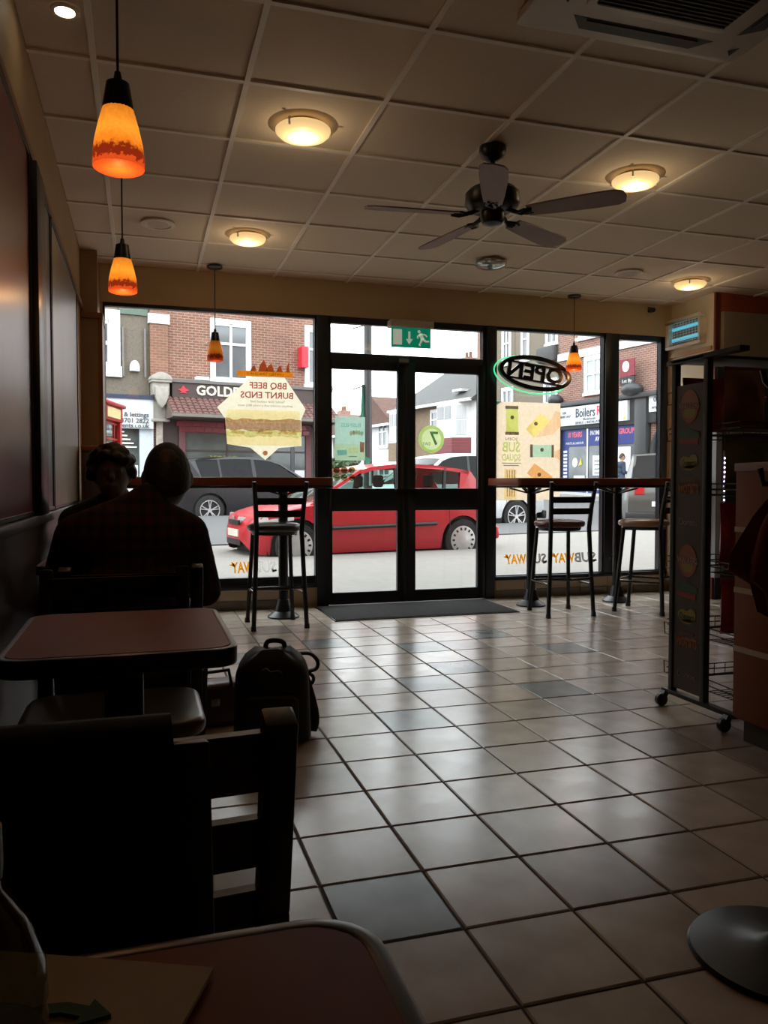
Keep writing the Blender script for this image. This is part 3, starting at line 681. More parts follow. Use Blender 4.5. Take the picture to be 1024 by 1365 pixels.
MB().tube(smooth([(.08,.05,.34), (.15,.07,.338), (.185,.07,.305), (.175,.07,.27), (.11,.07,.26)]), .014, 8, sy=.6).tube(smooth([(.12,.07,.27), (.165,.08,.24), (.16,.08,.21), (.12,.08,.20)]), .013, 8, sy=.6).build('shoulder_strap', m_bp, t)
MB().tube(smooth([(.13,.07,.24), (.15,.075,.15), (.165,.06,.07), (.16,.04,.018)],3), [.020,.022,.024,.026,.027,.028,.028,.027,.025,.020], 12, sy=.6).build('hanging_strap', m_bp, t)
MB().tube([(-.05,-.08,.30), (-.02,-.09,.315), (.0,-.09,.30), (.03,-.09,.305), (.05,-.085,.29)], .0025, 6).build('white_stitched_mark', M('pale_thread', (.35,.35,.35), .7), t)
t = thing('handbag', 'dark maroon handbag lying on tiles next to backpack', 'bag', (.27, 3.52, 0), rad(15))
MB().prism(rrect(-.14, .14, -.08, .08, .05), .004, .19, 'XY').build('bag_body', M('maroon_leather', (.075,.028,.026), .4, var=.2), t, bevel=.035, seg=3)
MB().tube([(-.08,-.07,.17), (-.06,-.085,.25), (.06,-.085,.25), (.08,-.07,.17)], .008, 8).build('bag_handle', m_black, t)
MB().box(-.02, .02, -.088, -.074, .10, .13).build('clasp', m_chrome, t, bevel=.003)
t = thing('waste_cabinet', 'dark wooden cabinet standing in the left corner by pilaster', 'cabinet', (-.285, 5.80, 0))
MB().box(-.095, .13, -.20, .20, .06, 1.27).build('carcass', M('dark_brown_wood', (.08,.04,.018), .45, var=.2, stretch=(1,1,.12)), t, bevel=.004)
MB().box(-.095, .14, -.21, .205, 1.27, 1.30).build('top_board', m_counter, t, bevel=.004); MB().box(-.085, .11, -.18, .18, 0, .06).build('plinth', m_black, t)
MB().box(-.07, .10, -.212, -.199, .12, 1.22).build('door', M('dark_brown_door', (.07,.035,.016), .4, var=.2), t, bevel=.003)

# ================================================================== crisp rack
m_rk = M('rack_steel_grey', (.035,.036,.034), .45, .3); m_rp = M('rack_panel_brown', (.060,.038,.026), .5)
t = thing('crisp_rack', 'tall wheeled crisp rack with logo panel on its end', 'display rack', (2.38, 3.06, 0))
for y in (-.11, .11): MB().box(-.012, .018, y-.014, y+.014, .075, 1.60).build('upright', m_rk, t, bevel=.002)
for y in (-.11, .11): MB().box(.70, .73, y-.014, y+.014, .075, 1.60).build('upright', m_rk, t, bevel=.002)
MB().box(-.022, .028, -.33, .15, 1.60, 1.622).box(-.022, .74, -.11, .11, 1.604, 1.618).build('top_rail', m_rk, t, bevel=.002)
MB().box(-.016, .020, -.32, .17, .062, .082).build('foot_rail', m_rk, t, bevel=.002); MB().box(.70, .735, -.30, .17, .062, .082).build('foot_rail', m_rk, t, bevel=.002)
for x, y in ((-.012,.145), (-.012,-.28), (.716,.145), (.716,-.28)):
    m = MB().lathe([(1e-6,-.013),(.026,-.013),(.030,-.009),(.030,.009),(.026,.013),(1e-6,.013)], (x-.02,y,.030), 18, 'Y'); m.bar((x-.02,y,.035), (x,y,.066), .03, .026); m.build('caster', m_black, t)
MB().box(-.006, .004, -.094, .094, .10, 1.50).build('logo_panel', m_rp, t)
X_ = -.0065
def disc(y, z, ry, rz_, mat, name, d=.0016, n=26): MB().prism([(a, b) for a, b in ell(y, z, ry, rz_, n)], X_-d, X_+.001, 'YZ').build(name, mat, t)
r_or = M('rack_orange', (.30,.085,.015), .5); r_ye = M('rack_yellow', (.28,.22,.02), .5); r_rd = M('rack_red', (.25,.02,.012), .5); r_wh = M('rack_white', (.32,.28,.24), .5); r_gn = M('rack_green', (.02,.07,.03), .5)
for z0 in (.80, .10):
    disc(0, z0+.60, .062, .075, r_or, 'round_logo'); disc(-.0, z0+.575, .040, .030, r_ye, 'logo_glow', .0020)
    MB().prism([(-.066,z0+.585),(.066,z0+.590),(.066,z0+.620),(-.066,z0+.612)], X_-.0024, X_+.001, 'YZ').build('logo_band', r_rd, t)
    text('WALKERS', .040, r_wh, t, (X_-.0028, 0, z0+.601), (0,-1,0), (0,0,1), .0006, sx=.80)
    MB().prism([(-.07,z0+.455),(.07,z0+.465),(.07,z0+.49),(0,z0+.50),(-.07,z0+.48)], X_-.0016, X_+.001, 'YZ').build('green_sign', r_gn, t)
    MB().prism([(-.06,z0+.425),(.065,z0+.435),(.07,z0+.455),(-.06,z0+.45)], X_-.0016, X_+.001, 'YZ').build('red_sign', r_rd, t)
    for a, b, c_, d_ in ((0,.345,.060,.026), (-.03,.357,.03,.026), (.03,.352,.032,.024), (.0,.335,.05,.024)): disc(a, z0+b, c_, d_, r_ye, 'cloud_logo', .0016+abs(a)*.004, 18)
    text('Quavers', .040, r_gn, t, (X_-.0026, 0, z0+.345), (0,-1,0), (0,0,1), .0006, sx=.75)
    text('WOTSITS', .058, r_or, t, (X_-.0016, 0, z0+.225), (0,-1,0), (0,0,1), .0008, sx=.58, bold=.003)
    MB().box(X_-.0016, X_+.001, -.05, .05, z0+.262, z0+.275).build('logo_stroke', M('rack_brown', (.12,.055,.02), .6), t)
    text('Doritos', .042, r_wh, t, (X_-.0016, 0, z0+.075), (0,-1,0), (0,0,1), .0006, sx=.95)
def wire_shelf(z):
    m = MB()
    for s, e_ in ((1,.15), (-1,.31)):
        ya, yb = (.12, e_) if s > 0 else (-e_, -.12)
        for k in range(8): y = ya+(yb-ya)*k/7; m.cyl((.02,y,z), (.71,y,z), .0022, n=5)
        for k in range(12): x = .02+.69*k/11; m.tube([(x, s*.12, z), (x, s*e_, z), (x, s*e_, z+.05)], .0022, 5)
        for zz in (.025, .05): m.tube([(.02,s*.12,z+zz), (.0,s*e_,z+zz), (.71,s*e_,z+zz), (.71,s*.12,z+zz)], .003, 5)
    m.build('wire_shelf', m_rk, t)
for z in (.13, .36, .66, 1.00, 1.26): wire_shelf(z)
for z in (1.42, 1.25, .98, .60, .34, .155):
    MB().tube([(-.005,.12,z), (-.005,.16,z), (-.005,.165,z+.055), (-.005,.12,z+.055)], .003, 6).build('side_hook', m_black, t)
def crisp_bag(x, y, z, w_, h_, mat, label, rz=0, lean=0):
    o = thing('crisp_bag', label, 'crisp bag', (x, y, z), rz, 'crisp bags on the rack')
    def bulge(s):
        def f(u, v):
            e = (max(0, math.sin(PI*u))**.5)*(max(0, math.sin(PI*v))**.6)
            return ((u-.5)*w_*(1-.06*math.sin(PI*v)), s*(.001+.045*e)+lean*v+.006*math.sin(13*u+5*v)*e, v*h_)
        return f
    MB().grid(bulge(-1), 14, 14).grid(bulge(1), 14, 14).build('pouch', mat, o, smooth=60)
    for v in (0, 1): MB().box(-w_/2, w_/2, -.003+lean*v, .003+lean*v, v*h_-.010, v*h_+.012).build('crimped_seal', mat, o)
b1 = M('foil_brown', (.24,.10,.055), .35, var=.5, scale=9); b2 = M('foil_red', (.36,.03,.04), .32, var=.4, scale=9); b3 = M('foil_green', (.15,.16,.04), .32, var=.4, scale=9); b4 = M('foil_black', (.015,.015,.018), .3, var=.4)
crisp_bag(2.52, 2.885, 1.305, .22, .24, b1, 'brown foil crisp bag on the top shelf end'); crisp_bag(2.76, 2.885, 1.305, .22, .24, b2, 'red foil crisp bag on the top shelf of the rack')
crisp_bag(2.965, 2.885, 1.305, .17, .24, b2, 'red foil crisp bag furthest along the top shelf')
crisp_bag(2.55, 2.885, 1.045, .26, .19, b3, 'olive green crisp bag on the second shelf end'); crisp_bag(2.85, 2.885, 1.045, .26, .19, b3, 'olive green crisp bag further along the second shelf')
crisp_bag(2.50, 2.885, .705, .20, .25, b2, 'dark red crisp bag on the middle shelf end'); crisp_bag(2.74, 2.885, .705, .20, .25, b4, 'black crisp bag on the middle shelf of the rack')
crisp_bag(2.50, 2.885, .405, .18, .22, b2, 'dark red crisp bag on the low shelf of the rack'); crisp_bag(2.72, 2.885, .405, .18, .22, b4, 'black crisp bag on the low shelf of the rack')
crisp_bag(2.55, 3.185, 1.305, .24, .23, b2, 'maroon crisp bag on the window side of the top shelf')

# service counter end
t = thing('service_counter', 'brown service counter end with three pale strips', 'counter', (2.305, 2.69, 0))
m_sc = M('counter_brown', (.22,.070,.028), .5, spec=.2, var=.12, scale=6); m_scw = M('pale_strip', (.55,.46,.36), .5)
MB().box(.02, .92, -1.2, 0, .09, 1.10).build('carcass', m_sc, t)
MB().box(.0, .95, -1.22, .003, 1.10, 1.135).build('worktop', m_counter, t, bevel=.005)
MB().box(.04, .90, -1.18, -.03, 0, .09).build('plinth', M('counter_plinth', (.05,.04,.03), .6), t)
for k in range(4): y = -.004-.30*k; MB().box(.005, .021, y-.290, y, .10, 1.10).build('front_panel', m_sc, t, bevel=.003)
for z in (.37, .61, .855):
    for k in range(4): y = -.004-.30*k; MB().box(.0, .006, y-.288, y-.002, z, z+.022).build('pale_strip', m_scw, t)

# coat stand
t = thing('coat_stand', 'black coat stand on broad round base near service counter', 'coat stand', (1.348, 1.405, 0))
m_cs = M('blue_black_metal', (.018,.021,.028), .35, .2)
MB().lathe([(1e-6,0),(.19,0),(.195,.006),(.19,.014),(.12,.024),(.05,.032),(.03,.045),(1e-6,.045)], n=48).build('base', m_cs, t)
MB().cyl((0,0,.04), (0,0,1.32), .0165, n=18).build('pole', m_cs, t)
for k in range(4):
    a = rad(45+90*k); c_, s_ = math.cos(a), math.sin(a); MB().tube([(0,0,1.27), (.035*c_,.035*s_,1.255), (.05*c_,.05*s_,1.275), (.055*c_,.055*s_,1.30)], .007, 8).build('hook', m_cs, t)
for k in range(2): MB().tube([(0,0,1.06), (-.05+.1*k,.02,1.05), (-.06+.12*k,.02,1.085)], .007, 8).build('low_hook', m_cs, t)
def coat(name, label, x, y, prof, mat, ph):
    o = thing(name, label, 'coat', (x, y, 0)); n = 36; m = MB(); k = len(prof)
    def f(u, v):
        i = v*(k-1); a = int(min(i, k-2)); q = i-a; r = prof[a][0]*(1-q)+prof[a+1][0]*q; z = prof[a][1]*(1-q)+prof[a+1][1]*q
        cx = prof[a][2]*(1-q)+prof[a+1][2]*q; t_ = 2*PI*u
        rr = r*(1+.16*math.sin(5*t_+ph+v)+.08*math.sin(9*t_+2*ph)); return (cx+rr*math.cos(t_), .75*rr*math.sin(t_), z+.012*math.sin(3*t_+ph)*v)
    m.grid(f, n, 18).build('coat_shell', mat, o, solid=.006, smooth=60); return o
c1 = coat('hanging_jacket', 'dark red jacket hanging low on the coat stand', 1.335, 1.385, [(.012,1.055,.0),(.035,1.03,.0),(.060,.98,-.015),(.092,.90,-.03),(.098,.86,-.03),(.070,.83,-.012),(.062,.77,-.005)], M('dark_red_cloth', (.16,.018,.016), .8, var=.2, scale=20), .6)
MB().tube([(-.03,-.03,1.02), (-.075,-.03,.95), (-.10,-.03,.875)], [.026,.026,.024], 12).build('sleeve', MATS['dark_red_cloth'], c1)
c2 = coat('hanging_coat', 'long black coat hanging from the top of coat stand', 1.44, 1.36, [(.02,1.28,-.03),(.075,1.24,-.01),(.095,1.12,0),(.10,.95,0),(.105,.8,.0),(.115,.60,.0)], M('black_cloth', (.010,.010,.010), .9, var=.2, scale=20), 1.9)
MB().tube([(-.06,-.02,1.21), (-.085,-.02,1.0), (-.08,-.03,.80)], [.030,.034,.03], 12).build('sleeve', MATS['black_cloth'], c2)

jk = thing('added_dark_jacket', 'black jacket added to darken the chair facing the nearest table', 'jacket', (-.170, .780, 0))  # jacket added to close the bright slat gaps so the chair back stays black
def drape(u, v):
    a = v*2-1; x = (u-.5)*.40; side = 1 if a > 0 else -1; q = abs(a)
    y = side*(.030+.012*q+.006*math.sin(17*u+3*side)*q); z = .822-.36*max(0, q-.10)/.9*(1 if side < 0 else .9)+.012*math.sin(11*u+side)*q
    if q < .10: y = a*.30; z = .822+.008*(1-(q/.10)**2)
    return (x*(1+.03*math.sin(9*v)), y, z)
MB().grid(drape, 22, 32).build('jacket_cloth', MATS['black_cloth'], jk, solid=.007, smooth=70)
MB().tube([(-.10,-.047,.72), (-.12,-.060,.60), (-.10,-.058,.46)], [.034,.036,.030], 12, sy=.5).build('sleeve', MATS['black_cloth'], jk)
# ================================================================== prints on the shop windows (seen from behind)
MX = (-1,0,0)
def poly(name, pts, mat, par, y0, y1): return MB().prism(pts, y0, y1).build(name, mat, par)
p_cream = MPaper('poster_cream', (.90,.86,.76), .85); p_redtx = MInk('poster_red_text', (.42,.09,.07)); p_or = MPaper('poster_orange', (.75,.40,.08), .85); p_gy = MInk('poster_grey_text', (.30,.28,.24))
p_bread = MInk('poster_bread', (1.0,.84,.55), .08); p_meat = MInk('poster_meat', (.50,.33,.24), .42); p_lett = MInk('poster_lettuce', (.78,.74,.32), .25); p_tom = MInk('poster_tomato', (.90,.48,.35))
t = thing('window_poster', 'hexagonal sandwich poster hanging in the left shop window', 'poster', (0, 6.716, 0))
hexa = [(.885,1.945),(1.163,1.945),(1.342,1.685),(1.305,1.60),(1.305,1.372),(1.11,1.352),(.996,1.25),(.871,1.352),(.68,1.38),(.665,1.59),(.600,1.682)]
poly('poster_sheet', hexa, p_cream, t, -.001, .001)
poly('banner', [(.758,1.945),(1.236,1.95),(1.226,1.995),(.768,1.99)], p_or, t, -.003, -.001)
for cx, hh, ww in ((.90,.05,.05), (.98,.10,.08), (1.04,.07,.07), (1.12,.06,.05), (1.19,.09,.03)):
    poly('flame_print', [(cx-ww/2,1.99),(cx+ww/2,1.99),(cx+ww*.35,1.99+hh*.5),(cx+.01,1.99+hh),(cx-ww*.3,1.99+hh*.55)], MPaper('poster_flame', (.50,.20,.09), .85), t, -.0025, -.0012)
text('LIMITED TIME ONLY', .030, p_gy, t, (1.0,-.0035,1.968), MX, (0,0,1), .0004, sx=1.15)
text('BBQ BEEF', .074, p_redtx, t, (1.025,-.002,1.870), MX, (0,0,1), .0005, sx=1.0, bold=.0015)
text('BURNT ENDS', .074, p_redtx, t, (1.015,-.002,1.790), MX, (0,0,1), .0005, sx=1.0, bold=.0015)
text('Tender slow cooked beef', .028, p_gy, t, (1.02,-.002,1.738), MX, (0,0,1), .0004)
text('perfectly rounded with a smoky BBQ sauce', .026, p_gy, t, (1.00,-.002,1.705), MX, (0,0,1), .0004)
def wavy(x0, x1, z0, z1, a, n=18, s=1):
    r = random.Random(s); top = [(x0+(x1-x0)*i/n, z1+a*r.uniform(-1,1)) for i in range(n+1)]; bot = [(x1-(x1-x0)*i/n, z0+a*r.uniform(-1,1)) for i in range(n+1)]
    return bot+top
poly('bread_print', rrect(.672,1.292,1.565,1.668,.03), p_bread, t, -.0022, -.001)
poly('meat_print', wavy(.660,1.300,1.495,1.590,.010,18,2), p_meat, t, -.0032, -.001)
poly('lettuce_print', wavy(.668,1.305,1.445,1.500,.010,22,3), p_lett, t, -.0028, -.001)
for xa, xb in ((.70,.82), (.92,1.05), (1.10,1.26)): poly('tomato_print', [(xa,1.472),(xb,1.466),(xb+.01,1.486),(xa+.03,1.494)], p_tom, t, -.0036, -.001)
poly('bread_print', rrect(.675,1.300,1.372,1.452,.03), p_bread, t, -.0025, -.001)
poly('round_seal', ell(.996,1.308,.020,.020,18), MInk('poster_seal', (.60,.22,.08)), t, -.002, -.001)

t = thing('door_poster', 'teal film offer poster stuck on the left door glass', 'poster', (0, 6.696, 0))
poly('poster_sheet', [(1.592,1.253),(1.862,1.253),(1.862,1.628),(1.592,1.628)], MPaper('poster_teal', (.60,.72,.66), .85), t, -.001, .001)
poly('lower_band', [(1.592,1.262),(1.862,1.262),(1.862,1.395),(1.592,1.395)], MInk('poster_sand', (1.0,.93,.75), .04), t, -.002, -.001)
p_wh = MInk('poster_white', (.55,.74,.76), .03)
text('BUSINESS', .046, p_wh, t, (1.735,-.002,1.555), MX, (0,0,1), .0005, sx=.95, bold=.001)
for i, (c_) in enumerate(((.62,.60,.30), (.66,.30,.25), (.60,.62,.35), (.66,.55,.30), (.45,.60,.45))): poly('arched_letter_print', ell(1.735+.024*i, 1.485+.010*math.sin(PI*i/4), .012,.021,12), MInk('poster_arch%d' % i, c_), t, -.002, -.001)
poly('blue_box_print', [(1.615,1.295),(1.695,1.300),(1.695,1.345),(1.612,1.340)], MInk('poster_blue', (.16,.42,.55)), t, -.003, -.001)
poly('sandwich_print', rrect(1.71,1.80,1.315,1.365,.02), p_bread, t, -.003, -.001); poly('red_cup_print', [(1.815,1.325),(1.85,1.325),(1.855,1.41),(1.815,1.415)], MInk('poster_redbox', (.60,.22,.20)), t, -.003, -.001)
poly('dark_line_print', [(1.715,1.283),(1.785,1.283),(1.785,1.290),(1.715,1.290)], p_gy, t, -.003, -.001)

t = thing('allergy_sticker', 'cluster of six round green symbols on left door glass', 'sticker', (0, 6.696, 0))
for i in range(3):
    for j, c_ in enumerate(((.20,.24,.08), (.42,.44,.22))):
        poly('round_symbol', ell(1.606+.068*i, 1.170-.066*j, .029,.029,18), MInk('allergy%d' % j, c_), t, -.001, .001)
        poly('symbol_mark', [(1.59+.068*i,1.165-.066*j),(1.622+.068*i,1.165-.066*j),(1.622+.068*i,1.178-.066*j),(1.59+.068*i,1.178-.066*j)], MInk('allergy_m%d' % j, (.50,.52,.35) if j == 0 else (.14,.15,.08)), t, -.002, -.001)
t = thing('round_sticker', 'round green seven day sticker on the right door glass', 'sticker', (0, 6.696, 0))
poly('outer_disc', ell(2.475,1.448,.122,.122,36), MPaper('sticker_green', (.74,.80,.58), .85), t, -.001, .001)
_o = ell(2.475,1.448,.121,.121,36); _i = ell(2.475,1.448,.092,.094,36); _n = 36
MB().add([(x,-.0025,z) for x,z in _o]+[(x,-.0025,z) for x,z in _i]+[(x,-.0015,z) for x,z in _o]+[(x,-.0015,z) for x,z in _i], [f for k in range(_n) for j in [(k+1) % _n] for f in ((k,j,_n+j,_n+k),(2*_n+k,3*_n+k,3*_n+j,2*_n+j),(k,2*_n+k,2*_n+j,j),(_n+k,_n+j,3*_n+j,3*_n+k))]).build('green_ring', MInk('sticker_ring', (.70,.80,.42), .04), t)
p_dg = MInk('sticker_dark', (.13,.26,.14))
text('7', .165, p_dg, t, (2.500,-.003,1.450), MX, (0,0,1), .0005, sx=1.0, bold=.003); text('DAY', .040, p_dg, t, (2.428,-.003,1.405), MX, (0,0,1), .0005, sx=.9)

t = thing('window_poster', 'tall cream poster with phones and cards in right window', 'poster', (0, 6.716, 0))
def Q(px_, py_): return (3.105+(px_-661)*.00769, 1.803-(py_-536)*.00702)
poly('poster_sheet', [(3.108,.90),(3.772,.90),(3.772,1.805),(3.17,1.805),(3.108,1.765)], MPaper('poster_beige', (.90,.81,.69), .85), t, -.001, .001)
poly('corner_print', [(3.108,1.765),(3.17,1.805),(3.108,1.805)], MPaper('poster_corner', (.25,.42,.36), .85), t, -.001, .001)
p_dk = MInk('poster_phone_dark', (.20,.16,.12)); p_hand = MInk('poster_hand', (.95,.74,.56), .05)
def qpoly(name, pts, mat, y0=-.003, y1=-.001): return poly(name, [Q(*p) for p in pts], mat, t, y0, y1)
qpoly('phone_print', [(674,541),(691,541),(691,545),(674,545)], p_dk, -.002); qpoly('phone_print', [(674,575),(692,575),(692,579),(674,579)], p_dk, -.002); qpoly('phone_screen_print', [(675,545),(690.5,545),(691,575),(675,575)], MInk('poster_lime', (.68,.80,.30), .05))
qpoly('hand_print', [(735,558),(741,546),(749,548),(749,565),(738,577),(722,580),(714,582)], p_hand, -.002)
qpoly('card_print', [(701,571),(720,550),(734,559),(712,582)], MInk('poster_yellow', (.97,.88,.38), .05))
qpoly('phone_print', [(707,591),(710.5,591),(710.5,608),(707,608)], p_dk, -.002); qpoly('phone_print', [(736,591),(739,591),(739,608),(736,608)], p_dk, -.002); qpoly('phone_screen_print', [(710.5,591.5),(736,591.5),(736,607.5),(710.5,607.5)], MInk('poster_mint', (.52,.80,.72), .05))
qpoly('card_print', [(703,629),(713,616),(738,634),(734,641),(716,641)], MInk('poster_apricot', (.97,.60,.32), .05))
qpoly('hand_print', [(740,600),(749,596),(749,612),(740,608)], p_hand, -.002)
for px_, py_ in ((683,556), (714.5,563.5), (723,598), (719.5,631)): poly('round_emblem_print', ell(*Q(px_, py_), .018,.018,14), p_dk, t, -.004, -.001)
text('JOIN', .042, p_gy, t, (Q(682,584.5)[0],-.002,Q(682,584.5)[1]), MX, (0,0,1), .0005, sx=1.4)
text('SUB', .130, MInk('poster_green_text', (.62,.80,.32), .04), t, (Q(682,596)[0],-.002,Q(682,595.5)[1]), MX, (0,0,1), .0005, sx=.80, bold=.003)
text('SQUAD', .085, MATS['poster_green_text'], t, (Q(682,609)[0],-.002,Q(682,609)[1]), MX, (0,0,1), .0005, sx=.66, bold=.002)
for k in range(2): qpoly('small_print', [(670+2*k,615.5+3*k),(695-3*k,615.5+3*k),(695-3*k,616.6+3*k),(670+2*k,616.6+3*k)], p_gy)
qpoly('baguette_print', wavy(673,689,624,663,1.2,8,5), p_bread)
for k in range(4): qpoly('wrap_fold_print', [(676+k*3.4,625),(677+k*3.4,625),(678+k*3,660),(676.5+k*3,660)], p_meat, -.0035)

p_yel = MPaper('decal_yellow', (.80,.48,.03), .85); p_dw = MPaper('decal_white', (.75,.74,.72), .85); p_dgy = MPaper('decal_grey', (.42,.40,.37), .85)
for xa, xb, lab, c1_, parts in ((.686,1.10,'white and yellow lettering decal low on the left window', p_dw, ('SUB','WAY')), (3.19,3.655,'lettering decal low on right window beside counter pedestal', p_dgy, ('SUB','WAY')), (3.675,4.185,'lettering decal low on right window by the mullion', p_dgy, ('SUB','WAY'))):
    t = thing('window_decal', lab, 'decal', ((xa+xb)/2, 6.718, .345), group='lettering decals low on the windows'); hw = (xb-xa)/2
    for s, cx, mat_ in ((parts[0], hw*.48, c1_), (parts[1], -hw*.45, p_yel)):
        o = text(s, .125, mat_, t, (0,0,0), MX, (0,0,1), .0006, bold=.004, shear=.12); me = o.data; xs = [v.co.x for v in me.vertices]; wd = max(xs)-min(xs); k_ = hw*.92/wd; mid = (max(xs)+min(xs))/2
        for v in me.vertices: v.co.x = (v.co.x-mid)*k_+cx
    MB().prism([(-hw,.028),(-hw+.05,.045),(-hw+.05,.012)], -.0006, .0006).build('arrow_tip', p_yel, t); MB().prism([(hw,-.028),(hw-.05,-.045),(hw-.05,-.012)], -.0006, .0006).build('arrow_tail', c1_, t)

# ================================================================== people
def limb(m, pts, rr, n=14):
    for i in range(len(pts)-1):
        a, b = Vector(pts[i]), Vector(pts[i+1]); m.cyl(a, b, rr[i], rr[i+1], n)
    for p, r in zip(pts, rr): m.ball(p, r, n, 8)
def hand(m, wrist, d, up, side):      # palm, four fingers, thumb
    w_, d, up = Vector(wrist), Vector(d).normalized(), Vector(up).normalized(); s = d.cross(up).normalized()
    limb(m, [w_, w_+d*.05], [.024,.030]); m.ball(w_+d*.055, (.036,.036,.020) if abs(up.z) > .7 else (.03,.03,.036))
    for i, (o, l) in enumerate(((-.027,.068), (-.009,.078), (.009,.072), (.026,.056))):
        a = w_+d*.08+s*o; b = a+d*l*.45-up*.006; c_ = b+d*l*.35-up*.022; limb(m, [a-d*.03, a, b, c_], [.010,.0095,.009,.008], 8)
    a = w_+d*.03+s*side*.028; limb(m, [a, a+d*.025+s*side*.022-up*.004, a+d*.055+s*side*.026-up*.012], [.012,.0105,.009], 8)
def head(m, c, f, r=(.076,.096,.112)):     # f: unit facing direction in plan
    c = Vector(c); f = Vector(f).normalized(); s = Vector((-f.y, f.x, 0)).normalized()
    rx = abs(s.x)*r[0]+abs(f.x)*r[1]; ry = abs(s.y)*r[0]+abs(f.y)*r[1]
    m.ball(c, (rx, ry, r[2]), 20, 14); m.ball(c+f*.025-Vector((0,0,.055)), (rx*.78, ry*.74, .062), 16, 10)
    limb(m, [c+f*.092+Vector((0,0,.012)), c+f*.108-Vector((0,0,.022))], [.010,.016], 8)
    for k in (-1, 1):
        m.ball(c+s*k*.078-Vector((0,0,.008)), (.014,.022,.032), 10, 8); m.ball(c+s*k*.032+f*.084+Vector((0,0,.012)), .015, 8, 6)
    m.ball(c+f*.092-Vector((0,0,.055)), (.026,.016,.010), 10, 6)
m_skin = M('skin_deep_brown', (.060,.030,.018), .5, var=.08); m_skin2 = M('skin_brown', (.10,.055,.034), .5, var=.08); m_hair = M('black_hair', (.006,.005,.005), .6, var=.3, scale=60, bump=.4)
def MPlaid(name):
    m = M(name, (.03,.006,.006), .85, var=.15, scale=30); nt = m.node_tree; b = nt.nodes['Principled BSDF']; tc = nt.nodes.new('ShaderNodeTexCoord'); sp = nt.nodes.new('ShaderNodeSeparateXYZ'); nt.links.new(tc.outputs['Object'], sp.inputs[0])
    f = []
    for ax in ('X', 'Z'):
        a = nt.nodes.new('ShaderNodeMath'); a.operation = 'MULTIPLY'; a.inputs[1].default_value = 24; s = nt.nodes.new('ShaderNodeMath'); s.operation = 'FRACT'; g_ = nt.nodes.new('ShaderNodeMath'); g_.operation = 'GREATER_THAN'; g_.inputs[1].default_value = .55
        nt.links.new(sp.outputs[ax], a.inputs[0]); nt.links.new(a.outputs[0], s.inputs[0]); nt.links.new(s.outputs[0], g_.inputs[0]); f.append(g_)
    ad = nt.nodes.new('ShaderNodeMath'); ad.operation = 'ADD'; nt.links.new(f[0].outputs[0], ad.inputs[0]); nt.links.new(f[1].outputs[0], ad.inputs[1])
    rp = nt.nodes.new('ShaderNodeValToRGB'); e = rp.color_ramp.elements; rp.color_ramp.interpolation = 'CONSTANT'; e[0].position = 0; e[0].color = (.050,.007,.007,1); e[1].position = .4; e[1].color = (.020,.005,.005,1); q = e.new(.8); q.color = (.006,.004,.004,1)
    dv = nt.nodes.new('ShaderNodeMath'); dv.operation = 'MULTIPLY'; dv.inputs[1].default_value = .5; nt.links.new(ad.outputs[0], dv.inputs[0]); nt.links.new(dv.outputs[0], rp.inputs['Fac']); nt.links.new(rp.outputs[0], b.inputs['Base Color']); return m
